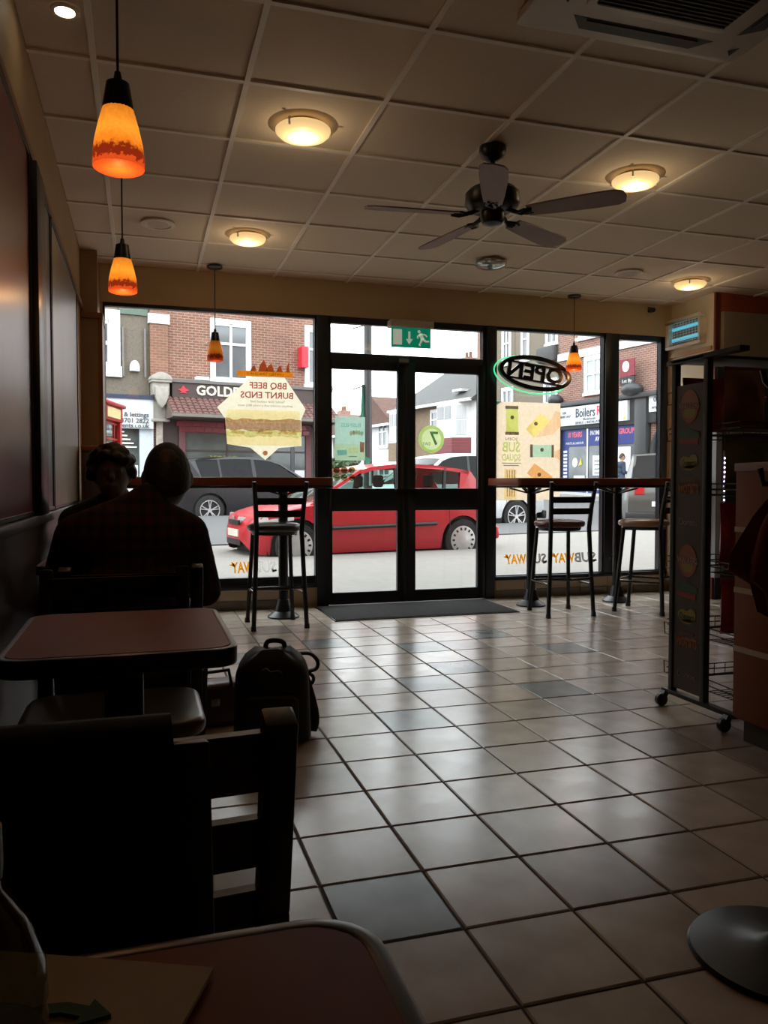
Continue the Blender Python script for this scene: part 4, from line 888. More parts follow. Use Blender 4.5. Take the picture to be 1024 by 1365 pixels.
def seated(label, org, f, cfg):
    # local frame: facing +Y, origin on floor below the hips
    t = thing('person', label, 'person', org, f); dx, hz = cfg['hx'], cfg['head']
    torso = [((0,0,.575),(.165,.13,.115)), ((0,.02,.69),(.165,.125,.14)), ((0,.065,.83),(.185,.125,.155)), ((0,.095,.90),(.175,.10,.10))]
    sh = {-1: Vector((-.180,.095,.875)), 1: Vector((.180,.095,.875))}; ew = cfg.get('ew', .25); el = {-1: Vector((-ew-.005,.20,.68)), 1: Vector((ew-.005,.17,.665))}; wr_ = {-1: Vector((-.13,.40,.79)), 1: Vector((.12,.40,.79))}
    kn = {-1: Vector((-.16,.36,.53)), 1: Vector((.20,.33,.53))}; an = {-1: Vector((-.15,.33,.09)), 1: Vector((.20,.30,.09))}
    b = MB()
    for c_, r in torso: b.ball(c_, [k*.94 for k in r], 22, 14)
    limb(b, [(dx*.3,.12,.95), (dx*.9,.15,1.03)], [.062,.054])
    head(b, hz, (0,1,0))
    for s in (-1, 1):
        limb(b, [sh[s], el[s], wr_[s]], [.056,.046,.030]); hand(b, wr_[s], (-s*.4,1,0), (0,0,1), -s)
        limb(b, [(s*.085,.02,.55), kn[s], an[s]], [.082,.062,.042]); limb(b, [an[s], an[s]+Vector((0,.15,-.05))], [.042,.032])
    b.build('body', cfg['skin'], t, remesh=.008, smooth=180)
    c = MB()
    for q, r in torso: c.ball(q, r, 24, 16)
    limb(c, [sh[-1], (dx*.25,.105,.945), sh[1]], [.075,.085,.075]); limb(c, [(dx*.3,.115,.955), (dx*.5,.125,.985)], [.082,.070])
    for s in (-1, 1): limb(c, [sh[s], el[s], wr_[s]+(el[s]-wr_[s])*.12], [.075,.060,.044])
    c.build('shirt', cfg['shirt'], t, remesh=.012, smooth=180)
    for s in (-1, 1):
        d = MB(); limb(d, [(s*.08,.0,.56), kn[s], an[s]+Vector((0,0,.03))], [.092,.074,.056]); d.build('trouser_leg', M('dark_jeans', (.012,.013,.018), .85), t, remesh=.012, smooth=180)
        d = MB(); limb(d, [an[s]-Vector((0,.02,.042)), an[s]+Vector((0,.17,-.050))], [.046,.036]); d.v = [(x,y,max(z,.002)) for x,y,z in d.v]; d.build('shoe', M('black_shoe', (.012,.012,.012), .5), t, remesh=.008, smooth=180)
    h = MB(); q = Vector(hz)
    if cfg['curly']:
        r_ = random.Random(4)
        for k in range(150):
            z = r_.uniform(-.25, 1); a = r_.uniform(0, 2*PI); rr = math.sqrt(max(0, 1-z*z)); p = Vector((rr*math.cos(a)*.094, rr*math.sin(a)*.105, z*.108+.012))
            if p.y > .05 and p.z < .055: continue
            h.ball(q+p, r_.uniform(.016,.026), 8, 6)
        h.ball(q+Vector((0,-.012,.022)), (.088,.095,.108), 18, 12)
        h.build('hair', m_hair, t, remesh=.008, smooth=180)
    else:
        h.grid(lambda u, v: tuple(q+Vector((math.sin(PI*.57*v)*math.cos(2*PI*u)*.083, math.sin(PI*.57*v)*math.sin(2*PI*u)*.103-.006*v, math.cos(PI*.57*v)*.119+.002-(.05*v*max(0, -math.sin(2*PI*u)))))), 28, 12).build('hair', m_hair, t, smooth=180)
        for s in (-1, 1): h2 = MB().tube([tuple(q+Vector((s*.088,.07,-.005))), tuple(q+Vector((s*.088,-.0,.0)))], .003, 6); h2.build('glasses_arm', m_black, t)
        MB().tube([tuple(q+Vector((-.088,.09,-.005))), tuple(q+Vector((0,.118,-.008))), tuple(q+Vector((.088,.09,-.005)))], .004, 6).build('glasses_frame', m_black, t)
    return t
seated('seated diner in dark red checked shirt, hunched with back turned', (-.030, 2.77, 0), 0, dict(hx=.10, head=(.118,.185,1.078), skin=m_skin, shirt=MPlaid('dark_red_plaid'), curly=False))
seated('seated diner with curly black hair behind the checked shirt', (-.118, 4.03, 0), PI, dict(ew=.18, hx=.0, head=(.01,.215,1.098), skin=m_skin2, shirt=M('black_jumper', (.010,.010,.012), .9), curly=True))
# ================================================================== street: ground
m_slab = M('pale_paving', (.33,.325,.31), .75, var=.10, scale=3, bump=.05); m_road = M('asphalt', (.105,.105,.108), .85, var=.10, scale=14, bump=.15); m_kerb = M('kerb_stone', (.30,.295,.28), .8, var=.1)
def ground(name, a0, a1, b0, b1, fn, mat, na=30, nb=30, th=.25):
    m = MB().grid(lambda u, v: EX(a0+(a1-a0)*u, b0+(b1-b0)*v, fn(a0+(a1-a0)*u, b0+(b1-b0)*v)), na, nb)
    return struct(m.build(name, mat, solid=th, smooth=60))
rd = ground('road', -30, 46, KERB+.12, 75, road_z, m_road, 38, 31)
pv = MB(); pv.add([(-9.5,6.99,GP-.03),(14,6.99,GP-.03)]+[EX(22, KERB, GP-.03), EX(-12, KERB, GP-.03)], [(0,1,2,3)]); pv = struct(pv.build('pavement', M('sand_joint', (.22,.21,.19), .9), solid=-.2))
SW, SD = .62, .62; sl = MB().box(-SW/2+.004, SW/2-.004, -SD/2+.004, SD/2-.004, -.035, 0).mesh('paving_slab', m_slab, bevel=.004, seg=1)
k_ = 0; border = MB(); r_ = random.Random(11)
for j in range(11):
    for i in range(-6, 28):
        a = -1.2+SW*i+(SW/2 if j % 2 else 0); b = KERB-.15-SD*(j+.5); x, y, _ = EX(a, b)
        if y < 7.36 or x < -8.8 or x > 13.2: continue
        if -1.2 < x < 8.2 and k_ < 270 and (y < 9.9 or a < 8):
            o = link('paving_slab', sl, pv, (x, y, GP+.002*r_.random()), rz=EXA); k_ += 1
        else:
            q = [Vector(EX(a+p, b+q_, GP)) for p, q_ in ((-.306,-.306),(.306,-.306),(.306,.306),(-.306,.306))]; border.hexa([v-Vector((0,0,.03)) for v in q]+q)
stuff(border.build('paving_slab_border', m_slab, pv, smooth=0))
struct(MB().box(-.95, 5.4, 6.99, 7.06, GP-.05, GP+.0).box(1.43, 3.09, 6.745, 7.02, -.13, -.004).build('trim_4', m_kerb))
km = MB().box(-.448, .448, -.07, .07, -.16, 0).mesh('kerb_stone', m_kerb, bevel=.01, seg=2)
kr = struct(MB().box(-14, 20, -.04, .04, -.3, -.12).build('kerb_bed', m_kerb)); kr.location = EX(0, KERB+.02, GP); kr.rotation_euler = (0,0,EXA)
for i in range(-3, 17): link('kerb_stone', km, kr, (.9*i, 0, .005))
fp = ground('pavement_far', -14, 10.6, 19.7, 22.1, lambda a, b: road_z(a, 19.7)+.11, m_slab, 12, 2, .2)
ground('pavement_side', 18.2, 20.1, 9, 60, lambda a, b: road_z(17.9, b)+.11, m_slab, 2, 26, .3)

# ================================================================== cars
m_tyre = M('tyre_rubber', (.018,.018,.018), .85); m_hub = M('wheel_silver', (.52,.52,.53), .35, .5); m_blk = M('car_black_trim', (.014,.014,.015), .5)
m_cg = MGlass('car_glass_clear', (.72,.80,.78), .02); m_cgd = MGlass('car_glass_dark', (.10,.12,.13), .018); m_lens = M('headlamp_lens', (.70,.72,.74), .12, .3); m_tail = M('tail_lamp_red', (.45,.015,.02), .2); m_plate = M('number_plate', (.75,.72,.60), .5)
def itp(tab, x):
    if x <= tab[0][0]: return tab[0][1]
    for (a, b), (c, d) in zip(tab[:-1], tab[1:]):
        if x <= c: return b+(d-b)*(x-a)/(c-a)
    return tab[-1][1]
def car(name, label, loc, rz, P):
    t = thing(name, label, 'car', loc, rz); L_, W = P['L'], P['W']/2; fx, rx, wr_ = P['fw'], P['rw'], P['r']; ra = wr_+.055
    xs = {0., L_}
    for i in range(45): xs.add(L_*i/44)
    for c_ in (fx, rx):
        for i in range(15): xs.add(c_-ra*math.cos(PI*i/14))
    xs = sorted(x for x in xs if 0 <= x <= L_)
    def wd(x): return W*itp(P['plan'], x)
    def zb(x):
        z = itp(P['bot'], x)
        for c_ in (fx, rx):
            if abs(x-c_) < ra: z = max(z, wr_+math.sqrt(max(0, ra*ra-(x-c_)**2)))
        return z
    vf = [(.15,.93),(.32,.985),(.55,1.0),(.80,.985),(1.05,.95)]
    n = 7; rows = []
    for x in xs:
        a, b, w_ = zb(x), itp(P['top'], x), wd(x); b = max(b, a+.02); sec = []
        for i in range(n): z = a+(b-.035-a)*i/(n-1); sec.append((x, w_*itp(vf, z), z))
        sec += [(x, w_*itp(vf, b)-.03, b-.008), (x, w_*.70, b+.012), (x, w_*.35, b+.028), (x, 0, b+.032)]
        full = [(x, -y, z) for x, y, z in sec]+[(x, y, z) for x, y, z in reversed(sec[:-1])]
        rows.append(full)
    m = MB(); k = len(rows[0]); o = 0
    for r in rows: m.v += r
    for i in range(len(rows)-1):
        for j in range(k-1): m.f.append((i*k+j, i*k+j+1, (i+1)*k+j+1, (i+1)*k+j))
    m.f.append(tuple(range(k))); m.f.append(tuple(reversed(range((len(rows)-1)*k, len(rows)*k))))
    m.build('car_body', P['paint'], t, smooth=38)
    MB().box(.25, L_-.25, -W*.86, W*.86, .17, .40).build('underbody', m_blk, t)
    # wheels
    for c_ in (fx, rx):
        MB().cyl((c_,-W*.90,wr_), (c_,W*.90,wr_), ra*.985, n=24).build('wheel_housing', m_blk, t)
        for s in (-1, 1):
            y = s*(W-.02); wh = thing_part('wheel', t, (c_, y, wr_), PI if s > 0 else 0)
            MB().lathe([(wr_*.62,.16),(wr_*.94,.16),(wr_,.13),(wr_,.03),(wr_*.95,-.004),(wr_*.68,-.006),(wr_*.62,.02)], n=32, axis='Y').build('tyre', m_tyre, wh)
            if P['hub'] == 'cap':
                MB().lathe([(1e-6,-.018),(.07,-.018),(.09,-.010),(wr_*.60,-.012),(wr_*.68,-.004),(wr_*.68,.03),(1e-6,.03)], n=36, axis='Y').build('hubcap', m_hub, wh)
                m = MB()
                for q in range(14):
                    a = 2*PI*q/14; c2, s2 = math.cos(a), math.sin(a); p0 = Vector((c2*wr_*.47,-.011,s2*wr_*.47)); p1 = Vector((c2*wr_*.60,-.011,s2*wr_*.60)); m.bar(p0, p1, .006, .030, up=(-s2,0,c2))
                m.build('hubcap_slots', m_blk, wh)
            else:
                MB().lathe([(1e-6,.03),(wr_*.66,.03),(wr_*.66,.05),(1e-6,.05)], n=28, axis='Y').build('brake_shadow_disc', m_blk, wh)
                MB().tube([(wr_*.66*math.cos(2*PI*q/28), .0, wr_*.66*math.sin(2*PI*q/28)) for q in range(28)], .014, 6, closed=True).build('rim', m_hub, wh)
                m = MB().lathe([(1e-6,-.006),(.05,-.006),(.05,.04),(1e-6,.04)], n=16, axis='Y')
                for q in range(5):
                    a = 2*PI*q/5+.3
                    for da in (-.16, .16): m.bar((.03*math.cos(a),.01,.03*math.sin(a)), (wr_*.66*math.cos(a+da),.0,wr_*.66*math.sin(a+da)), .022, .032, up=(0,1,0))
                m.build('spokes', m_hub, wh)
    # greenhouse
    xa, za, xb, xc, xd, zd = P['gh']; roof = P['roof']; tum = .30
    def ys(x, z): return wd(x)*.945-(z-itp(P['top'], min(max(x, xa), xd)))*tum
    m = MB(); xr = [xb+(xc-xb)*i/12 for i in range(13)]
    m.grid(lambda u, v: (xb+(xc-xb)*u, (v*2-1)*ys(xb+(xc-xb)*u, itp(roof, xb+(xc-xb)*u)), itp(roof, xb+(xc-xb)*u)+.035*(1-(v*2-1)**2)), 16, 10).build('roof', P['paint'], t, solid=.03, smooth=60)
    zr0, zr1 = itp(roof, xb), itp(roof, xc)
    def sheet(x0, z0, x1, z1, bow, nm, mat):
        MB().grid(lambda u, v: (x0+(x1-x0)*u+bow*(1-(2*v-1)**2), (2*v-1)*(ys(x0,z0)*(1-u)+ys(x1,z1)*u)*.98, z0+(z1-z0)*u+.01), 6, 8).build(nm, mat, t, solid=.006, smooth=60)
    sheet(xa, za, xb, zr0, -.07, 'windscreen', P['glass']); sheet(xd, zd, xc, zr1, .05, 'rear_window', P['glass'])
    for s in (-1, 1):
        def sp(pts, nm, mat, off, th):
            out = [(x, s*(ys(x, z)+off), z) for x, z in pts]; inn = [(x, s*(ys(x, z)+off-th), z) for x, z in pts]; q = len(pts)
            return MB().add(out+inn, [tuple(range(q)), tuple(reversed(range(q, 2*q)))]+[(i, (i+1) % q, (i+1) % q+q, i+q) for i in range(q)]).build(nm, mat, t, smooth=0)
        for pts in P['pillars']: sp(pts, 'pillar', P['paint'], .004, .05)
        for pts in P['bpillars']: sp(pts, 'door_pillar', m_blk, .003, .04)
        for pts in P['panes']: sp(pts, 'side_window', P['glass'], -.006, .006)
        rail = [(xb+(xc-xb)*i/10, itp(roof, xb+(xc-xb)*i/10)+.012) for i in range(11)]; rail += [(x, z-.055) for x, z in reversed(rail)]; sp(rail, 'roof_rail', P['paint'], .004, .04)
        mx_ = P['mirror']; MB().ball((mx_[0], s*(W+.06), mx_[1]), (.06,.085,.055), 12, 8).build('door_mirror', P.get('mirror_mat', m_blk), t)
        for x in P['doors']:
            MB().tube([(x+.02*math.sin(3*v), s*(wd(x)*itp(vf, z)+.002), z) for v, z in [(q/8, .26+(itp(P['top'], x)-.30)*q/8) for q in range(9)]], .005, 5).build('door_gap', m_blk, t)
        for x, z in P['handles']: MB().box(x-.07, x+.07, s*wd(x)*itp(vf, z)-.015, s*wd(x)*itp(vf, z)+.022, z-.012, z+.014).build('door_handle', P['paint'] if P.get('hpaint') else m_blk, t, bevel=.008)
        if P.get('strip'): z = P['strip']; x0, x1 = fx+ra+.12, rx-ra-.10; MB().tube([(x0+(x1-x0)*q/10, s*(wd(x0+(x1-x0)*q/10)*1.0+.004), z+.03*q/10) for q in range(11)], .030, 6).build('side_moulding', m_blk, t)
        if P.get('clad'): z = P['clad']; x0, x1 = fx+ra*.98, rx-ra*.98; MB().grid(lambda u, v: (x0+(x1-x0)*u, s*(wd(x0+(x1-x0)*u)*itp(vf, .18+(z-.18)*v)+.010), .18+(z-.18)*v), 10, 3).build('sill_cladding', m_blk, t, solid=.02)
        hx, hz_ = P['head']; w0 = wd(hx)
        MB().grid(lambda u, v: (hx-.10+.48*u-.08*v*0, s*(wd(max(0, hx-.10+.48*u))*itp(vf, hz_)+.010-.02*v), hz_-.07+.05*u+(.14-.07*u)*v+.02*u), 8, 4).build('headlamp', m_lens, t, solid=.03, smooth=60)
        MB().grid(lambda u, v: (.02+.10*u, s*(wd(.02)*.98-.0-.30*(1-u)), hz_-.08+.11*v+.0*u), 6, 3).build('headlamp_front', m_lens, t, solid=.03, smooth=60)
        tx, tz = P['tail']; MB().grid(lambda u, v: (tx-.10+.14*u, s*(wd(min(L_, tx-.10+.14*u))*itp(vf, tz)+.008), tz-.16+.32*v), 4, 4).build('tail_lamp', m_tail, t, solid=.03, smooth=60)
        MB().box(L_-.03, L_+.012, s*W*.55-.10, s*W*.55+.10, tz-.12, tz+.12).build('tail_lamp_rear', m_tail, t, bevel=.01)
        for sx in P['seats']:
            y = s*W*.42
            MB().hexa([(sx-.07,y-.22,.50),(sx+.07,y-.22,.50),(sx+.07,y+.22,.50),(sx-.07,y+.22,.50),(sx+.08,y-.19,1.08),(sx+.17,y-.19,1.08),(sx+.17,y+.19,1.08),(sx+.08,y+.19,1.08)]).build('car_seat', M('seat_cloth_dark', (.05,.05,.055), .9), t, bevel=.04)
            MB().box(sx+.10, sx+.18, y-.12, y+.12, 1.10, 1.28).build('headrest', MATS['seat_cloth_dark'], t, bevel=.035)
    MB().box(-.008, .02, -W*.30, W*.30, P['grille']-.04, P['grille']+.03).build('grille', m_blk, t, bevel=.008)
    MB().box(-.010, .03, -W*.40, W*.40, .30, .38).build('lower_intake', m_blk, t, bevel=.008)
    MB().box(-.016, .0, -.26, .26, .42, .52).build('number_plate', m_plate, t); MB().box(L_-.005, L_+.014, -.26, .26, P.get('rplate', .62), P.get('rplate', .62)+.11).build('number_plate', m_plate, t)
    MB().box(L_-.06, L_+.05, -W*.86, W*.86, .30, .50).build('rear_bumper', P.get('bumper', P['paint']), t, bevel=.04)
    return t
def thing_part(name, parent, loc, rz=0):
    # a wheel is a part with pieces of its own: a small axle stub carries them
    o = MB().cyl((0,.02,0), (0,.12,0), .035, n=10).build(name, m_blk, parent); o.location = loc; o.rotation_euler = (0,0,rz); return o
m_red = M('car_paint_red', (.44,.007,.018), .4, var=.02, coat=.4); m_bk = M('car_paint_black', (.010,.011,.014), .35, var=.02, coat=.25); m_wht = M('car_paint_white', (.50,.52,.54), .4, var=.02, coat=.3)
red = dict(L=4.16, W=1.70, fw=.86, rw=3.475, r=.312, paint=m_red, glass=m_cg, hub='cap',
  plan=[(0,.46),(.05,.60),(.14,.76),(.32,.90),(.55,.97),(.9,1),(3.4,1),(3.85,.95),(4.05,.86),(4.16,.76)],
  bot=[(0,.36),(.05,.24),(.2,.19),(.5,.19),(3.7,.20),(4.05,.27),(4.16,.40)],
  top=[(0,.50),(.02,.60),(.10,.68),(.30,.75),(.60,.81),(1.0,.875),(1.30,.915),(1.8,.935),(3.2,.965),(3.7,.985),(3.95,.97),(4.10,.90),(4.16,.74)],
  roof=[(1.85,1.33),(2.05,1.385),(2.35,1.42),(2.7,1.43),(3.1,1.415),(3.45,1.375),(3.65,1.335)], gh=(1.12,.90,1.86,3.66,4.02,.96),
  pillars=[[(1.06,.90),(1.14,.90),(1.93,1.35),(1.86,1.355)], [(3.42,.975),(3.98,.975),(3.70,1.345),(3.52,1.36)]], bpillars=[[(2.36,.945),(2.46,.945),(2.48,1.40),(2.40,1.40)], [(3.14,.965),(3.19,.965),(3.27,1.385),(3.23,1.385)]],
  panes=[[(1.24,.93),(2.37,.945),(2.41,1.385),(2.08,1.365),(1.92,1.325)], [(2.46,.945),(3.15,.965),(3.24,1.37),(2.8,1.40),(2.48,1.395)], [(3.19,.965),(3.44,.975),(3.53,1.34),(3.27,1.37)]],
  mirror=(1.42,.97), doors=[1.30,2.42,3.22], handles=[(2.28,.80),(3.10,.82)], hpaint=True, strip=.54, head=(.30,.66), tail=(4.06,.80), seats=[2.15,3.0], grille=.62)
def _f(x): return x*.66/.86 if x < .86 else x-.20
for _k in ('plan','bot','top','roof'): red[_k] = [(_f(a), b) for a, b in red[_k]]
for _k in ('pillars','bpillars','panes'): red[_k] = [[(_f(a), b) for a, b in q] for q in red[_k]]
for _k in ('doors','seats'): red[_k] = [_f(a) for a in red[_k]]
red['handles'] = [(_f(a), b) for a, b in red['handles']]; red['gh'] = (_f(red['gh'][0]), red['gh'][1], _f(red['gh'][2]), _f(red['gh'][3]), _f(red['gh'][4]), red['gh'][5])
red.update(L=3.96, fw=.66, rw=3.275, mirror=(1.22,.97), head=(.22,.66), tail=(3.86,.80))
rc = car('hatchback_car', 'red hatchback parked on the paving outside the doors', EX(0,0), rad(9.2), red)
_a = Vector((2.02,10.66,GP)); _d = Vector((math.cos(rad(9.2)), math.sin(rad(9.2)), 0)); _n = Vector((-_d.y, _d.x, 0)); rc.location = _a-_d*.66+_n*.83
suvt = [(0,.62),(.03,.78),(.12,.86),(.5,.95),(.95,1.01),(1.2,1.04),(2.0,1.06),(3.6,1.10),(4.2,1.10),(4.36,1.02),(4.42,.85)]
suv = dict(L=4.42, W=1.84, fw=.90, rw=3.55, r=.355, paint=m_bk, glass=m_cgd, hub='alloy',
  plan=[(0,.68),(.08,.80),(.25,.92),(.6,.98),(1,1),(3.6,1),(4.1,.95),(4.42,.80)], bot=[(0,.42),(.06,.30),(.3,.25),(4.1,.26),(4.42,.45)], top=suvt,
  roof=[(1.75,1.50),(1.95,1.575),(2.3,1.62),(2.9,1.625),(3.5,1.60),(3.95,1.55)], gh=(1.02,1.03,1.76,3.96,4.30,1.10),
  pillars=[[(.97,1.02),(1.05,1.02),(1.84,1.52),(1.77,1.53)], [(3.72,1.10),(4.26,1.10),(4.0,1.55),(3.86,1.57)]], bpillars=[[(2.36,1.07),(2.46,1.07),(2.48,1.59),(2.40,1.59)], [(3.22,1.09),(3.28,1.09),(3.32,1.58),(3.27,1.58)]],
  panes=[[(1.16,1.05),(2.37,1.07),(2.41,1.575),(2.0,1.55),(1.84,1.50)], [(2.46,1.07),(3.23,1.09),(3.28,1.57),(2.48,1.58)], [(3.28,1.09),(3.74,1.10),(3.87,1.54),(3.32,1.565)]],
  mirror=(1.36,1.10), doors=[1.25,2.42,3.35], handles=[(2.28,.92),(3.18,.94)], clad=.34, head=(.30,.80), tail=(4.28,.98), seats=[2.15,3.05], grille=.70)
c = car('suv_car', 'black sport utility car on the road before the restaurant', (0,0,0), EXA+PI, suv)
def put(o, rear_e1, near_e2, flip, L_, W_):   # rear end e1, near side e2
    a = rear_e1+L_ if flip else rear_e1; o.location = EX(a, near_e2+W_/2, road_z(rear_e1+2, near_e2+W_/2)-.004)
put(c, 4.50, 18.55, True, 4.42, 1.84)
MB().box(.95, 3.95, -.93, -.925, .60, .615).build('chrome_strip', m_hub, c)
big = dict(suv); big.update(paint=m_wht, glass=m_cgd, W=1.90, r=.37, L=4.60, fw=.92, rw=3.66, mirror_mat=m_wht, bumper=m_blk,
  top=[(0,.66),(.03,.84),(.12,.93),(.5,1.02),(.95,1.08),(1.2,1.11),(2.0,1.13),(3.6,1.16),(4.35,1.16),(4.54,1.05),(4.60,.85)], roof=[(1.75,1.66),(1.95,1.74),(2.3,1.78),(2.9,1.79),(3.7,1.77),(4.15,1.72)], gh=(1.02,1.10,1.76,4.16,4.46,1.16),
  pillars=[[(.97,1.09),(1.05,1.09),(1.84,1.68),(1.77,1.69)], [(4.02,1.16),(4.42,1.16),(4.2,1.72),(4.06,1.74)]], bpillars=[[(2.36,1.13),(2.44,1.13),(2.47,1.74),(2.41,1.74)], [(3.26,1.15),(3.32,1.15),(3.36,1.74),(3.31,1.74)]],
  panes=[[(1.16,1.11),(2.37,1.13),(2.41,1.735),(2.0,1.71),(1.84,1.66)], [(2.44,1.13),(3.27,1.15),(3.32,1.735),(2.47,1.74)], [(3.32,1.15),(4.03,1.16),(4.07,1.71),(3.36,1.735)]], tail=(4.44,1.0))
c = car('suv_car', 'white sport utility car passing behind the red hatchback', (0,0,0), EXA, big); put(c, 7.72, 14.6, False, 4.6, 1.9)
bk = dict(big); bk.update(mirror_mat=m_blk, paint=M('car_paint_pewter', (.06,.057,.052), .4, coat=.3, var=.02), glass=m_cgd)
c = car('parked_car', 'pewter car with red tail lights parked by the boiler shop', (10.77+.592*4.6, 14.67+.806*4.6, -.06), math.atan2(-.806,-.592), bk)

# ================================================================== buildings opposite
m_brick = MBrick('red_brick', (.21,.085,.055), (.15,.060,.040), (.30,.25,.20)); m_pebble = M('pebble_dash', (.15,.128,.10), .95, var=.35, scale=28, bump=.5); m_white = M('white_paint', (.66,.67,.67), .55, var=.04); m_pane = M('dark_window_pane', (.10,.115,.125), .08, spec=.9, var=.3, scale=1.5); m_stone = M('carved_stone', (.32,.30,.265), .85, var=.15, scale=8)
m_curt = M('pale_curtain', (.50,.52,.52), .8, var=.2, scale=6, stretch=(6,6,.2)); m_slate = M('slate_roof', (.060,.060,.060), .8, var=.25, scale=5); m_rtile = M('brown_roof_tile', (.095,.048,.035), .85, var=.25, scale=5)
def bwin(par, x0, x1, z0, z1, cols=2, bar=.42, sur=.14, fr=.06, curtain=False, y=0., mat=None):
    # window in a facade that faces -Y at depth y
    w_ = MB().box(x0-sur, x0, y-.06, y+.02, z0-sur, z1+sur).box(x1, x1+sur, y-.06, y+.02, z0-sur, z1+sur).box(x0, x1, y-.06, y+.02, z1, z1+sur).box(x0-sur-.03, x1+sur+.03, y-.10, y+.02, z0-sur, z0).build('window', m_white, par, smooth=0)
    MB().box(x0, x1, y-.012, y+.01, z0, z1).build('pane', m_curt if curtain else (mat or m_pane), w_)
    m = MB()
    for k in range(cols+1): x = x0+(x1-x0)*k/cols; q = fr if 0 < k < cols else fr*.8; m.box(max(x0, x-q/2), min(x1, x+q/2), y-.045, y-.012, z0, z1)
    m.box(x0, x1, y-.045, y-.012, z0, z0+fr).box(x0, x1, y-.045, y-.012, z1-fr, z1)
    if bar: z = z0+(z1-z0)*(1-bar); m.box(x0, x1, y-.05, y-.012, z-fr/2, z+fr/2)
    m.build('glazing_bars', m_white, w_, smooth=0); return w_
# ---- left block along the street
FE2 = 22.0; gz = road_z(5, 19.7)+.11
B = thing('corner_building', 'red brick corner building above the brown restaurant front', 'building', EX(0, FE2, gz), EXA); z_ = -gz
MB().box(4.75, 10.10, 0, 9, -.2, 8.6).build('brick_wall', m_brick, B)
MB().box(4.74, 5.22, -.09, .02, 3.6, 8.6).build('brick_pier', MBrick('orange_brick', (.22,.095,.055), (.17,.07,.045), (.22,.18,.14)), B)
MB().box(4.70, 5.26, -.12, .02, 5.36+z_, 5.62+z_).build('pier_block', m_white, B)
bwin(B, 6.52, 7.46, 3.98+z_, 5.55+z_, 2, .36, .12, .07); bwin(B, 9.36, 10.0, 4.0+z_, 5.62+z_, 1, .36, .12, .07)
bwin(B, 6.52, 7.46, 7.0, 8.3, 2, .36, .12, .07)
MB().box(6.5, 7.5, -.02, 0, 6.0+z_, 6.5+z_).build('lintel', m_white, B)
m_brown = M('brown_fascia', (.048,.030,.026), .5); m_gold = M('cream_letter', (.70,.64,.52), .5)
MB().box(5.28, 9.95, -.25, .0, 3.40+z_, 3.80+z_).build('fascia_board', m_brown, B); MB().box(5.15, 9.98, -.30, .0, 3.80+z_, 3.88+z_).build('fascia_cornice', M('grey_lead', (.12,.115,.11), .7), B)
text('GOLDEN', .37, m_gold, B, (6.68,-.265,3.60+z_), (1,0,0), (0,0,1), .02, sx=1.0, bold=.008)
MB().prism([(5.46,3.50+z_),(5.54,3.56+z_),(5.42,3.60+z_),(5.52,3.64+z_),(5.58,3.73+z_),(5.64,3.64+z_),(5.74,3.60+z_),(5.62,3.56+z_),(5.70,3.50+z_),(5.58,3.53+z_)], -.27, -.25).build('red_emblem', M('sign_red', (.55,.02,.04), .5), B)
m_ct2 = M('canopy_tile_brown', (.12,.058,.050), .7, var=.25, scale=6)
m = MB()
for r in range(6):
    z0 = 3.38+z_-.085*r; y0 = -.22-.13*r
    for k in range(30):
        x = 5.20+.162*k; m.tube([(x,y0+.03,z0+.012), (x,y0-.14,z0-.080)], [.078,.085], 8, sy=.55)
stuff(m.build('canopy_roof_tile', m_ct2, B, smooth=40))
MB().prism([(-.20,3.36+z_),(-1.02,2.86+z_),(-1.02,2.80+z_),(-.02,2.80+z_),(-.02,3.36+z_)], 5.10, 10.0, 'YZ').build('canopy_board', M('canopy_underside', (.12,.09,.07), .8), B)
MB().box(5.08, 10.02, -1.06, -.98, 2.82+z_, 2.90+z_).build('canopy_gutter', M('gutter_grey', (.16,.145,.13), .6), B)
m_rt = M('red_glazed_tile', (.24,.018,.03), .35, var=.2, scale=6); m_rtg = M('red_tile_joint', (.17,.07,.075), .8)
MB().box(5.50, 9.40, -.10, .0, 2.46+z_, 2.78+z_).box(5.50, 5.66, -.10, 0, .0, 2.46+z_).box(9.24, 9.40, -.10, 0, 0, 2.46+z_).build('tile_bed', m_rtg, B)
gt = MB().box(-.105, .105, -.012, 0, -.066, .066).mesh('glazed_tile', m_rt, bevel=.006, seg=1)
for k in range(17):
    for q in range(2): link('glazed_tile', gt, B, (5.63+.226*k-(.1 if q else 0), -.10, 2.545+.15*q+z_))
MB().box(5.66, 9.24, -.05, .02, .0, 2.46+z_).build('shop_glass', M('restaurant_glass', (.085,.10,.095), .12, var=.4, scale=2), B)
for x in (6.85, 8.05): MB().box(x-.03, x+.03, -.07, -.04, .0, 2.46+z_).build('mullion', m_brown, B)
MB().box(5.66, 9.24, -.07, -.04, 1.95+z_, 2.0+z_).build('transom_bar', m_brown, B)
text('YONG', .24, M('yellow_letter', (.22,.24,.03), .5), B, (6.75,-.075,1.74+z_), (1,0,0), (0,0,1), .005, sx=1.1, bold=.01)
for x0, x1, z0, z1, c_ in ((5.9,6.45,1.0,1.5,(.45,.28,.05)), (7.5,7.8,1.0,1.3,(.45,.03,.06)), (7.85,8.2,1.0,1.32,(.70,.70,.70)), (8.25,8.75,1.0,1.32,(.65,.45,.52)), (8.75,9.2,.85,1.45,(.70,.70,.72))): MB().box(x0, x1, -.075, -.05, z0+z_, z1+z_).build('window_notice', M('notice_%d' % int(x0*100), c_, .6), B)
MB().box(9.40, 10.05, -.04, .02, 0, 2.8+z_).build('brown_pier', m_brown, B); MB().box(5.0, 5.5, -.04, .02, 0, 2.9+z_).build('brown_pier', m_brown, B)
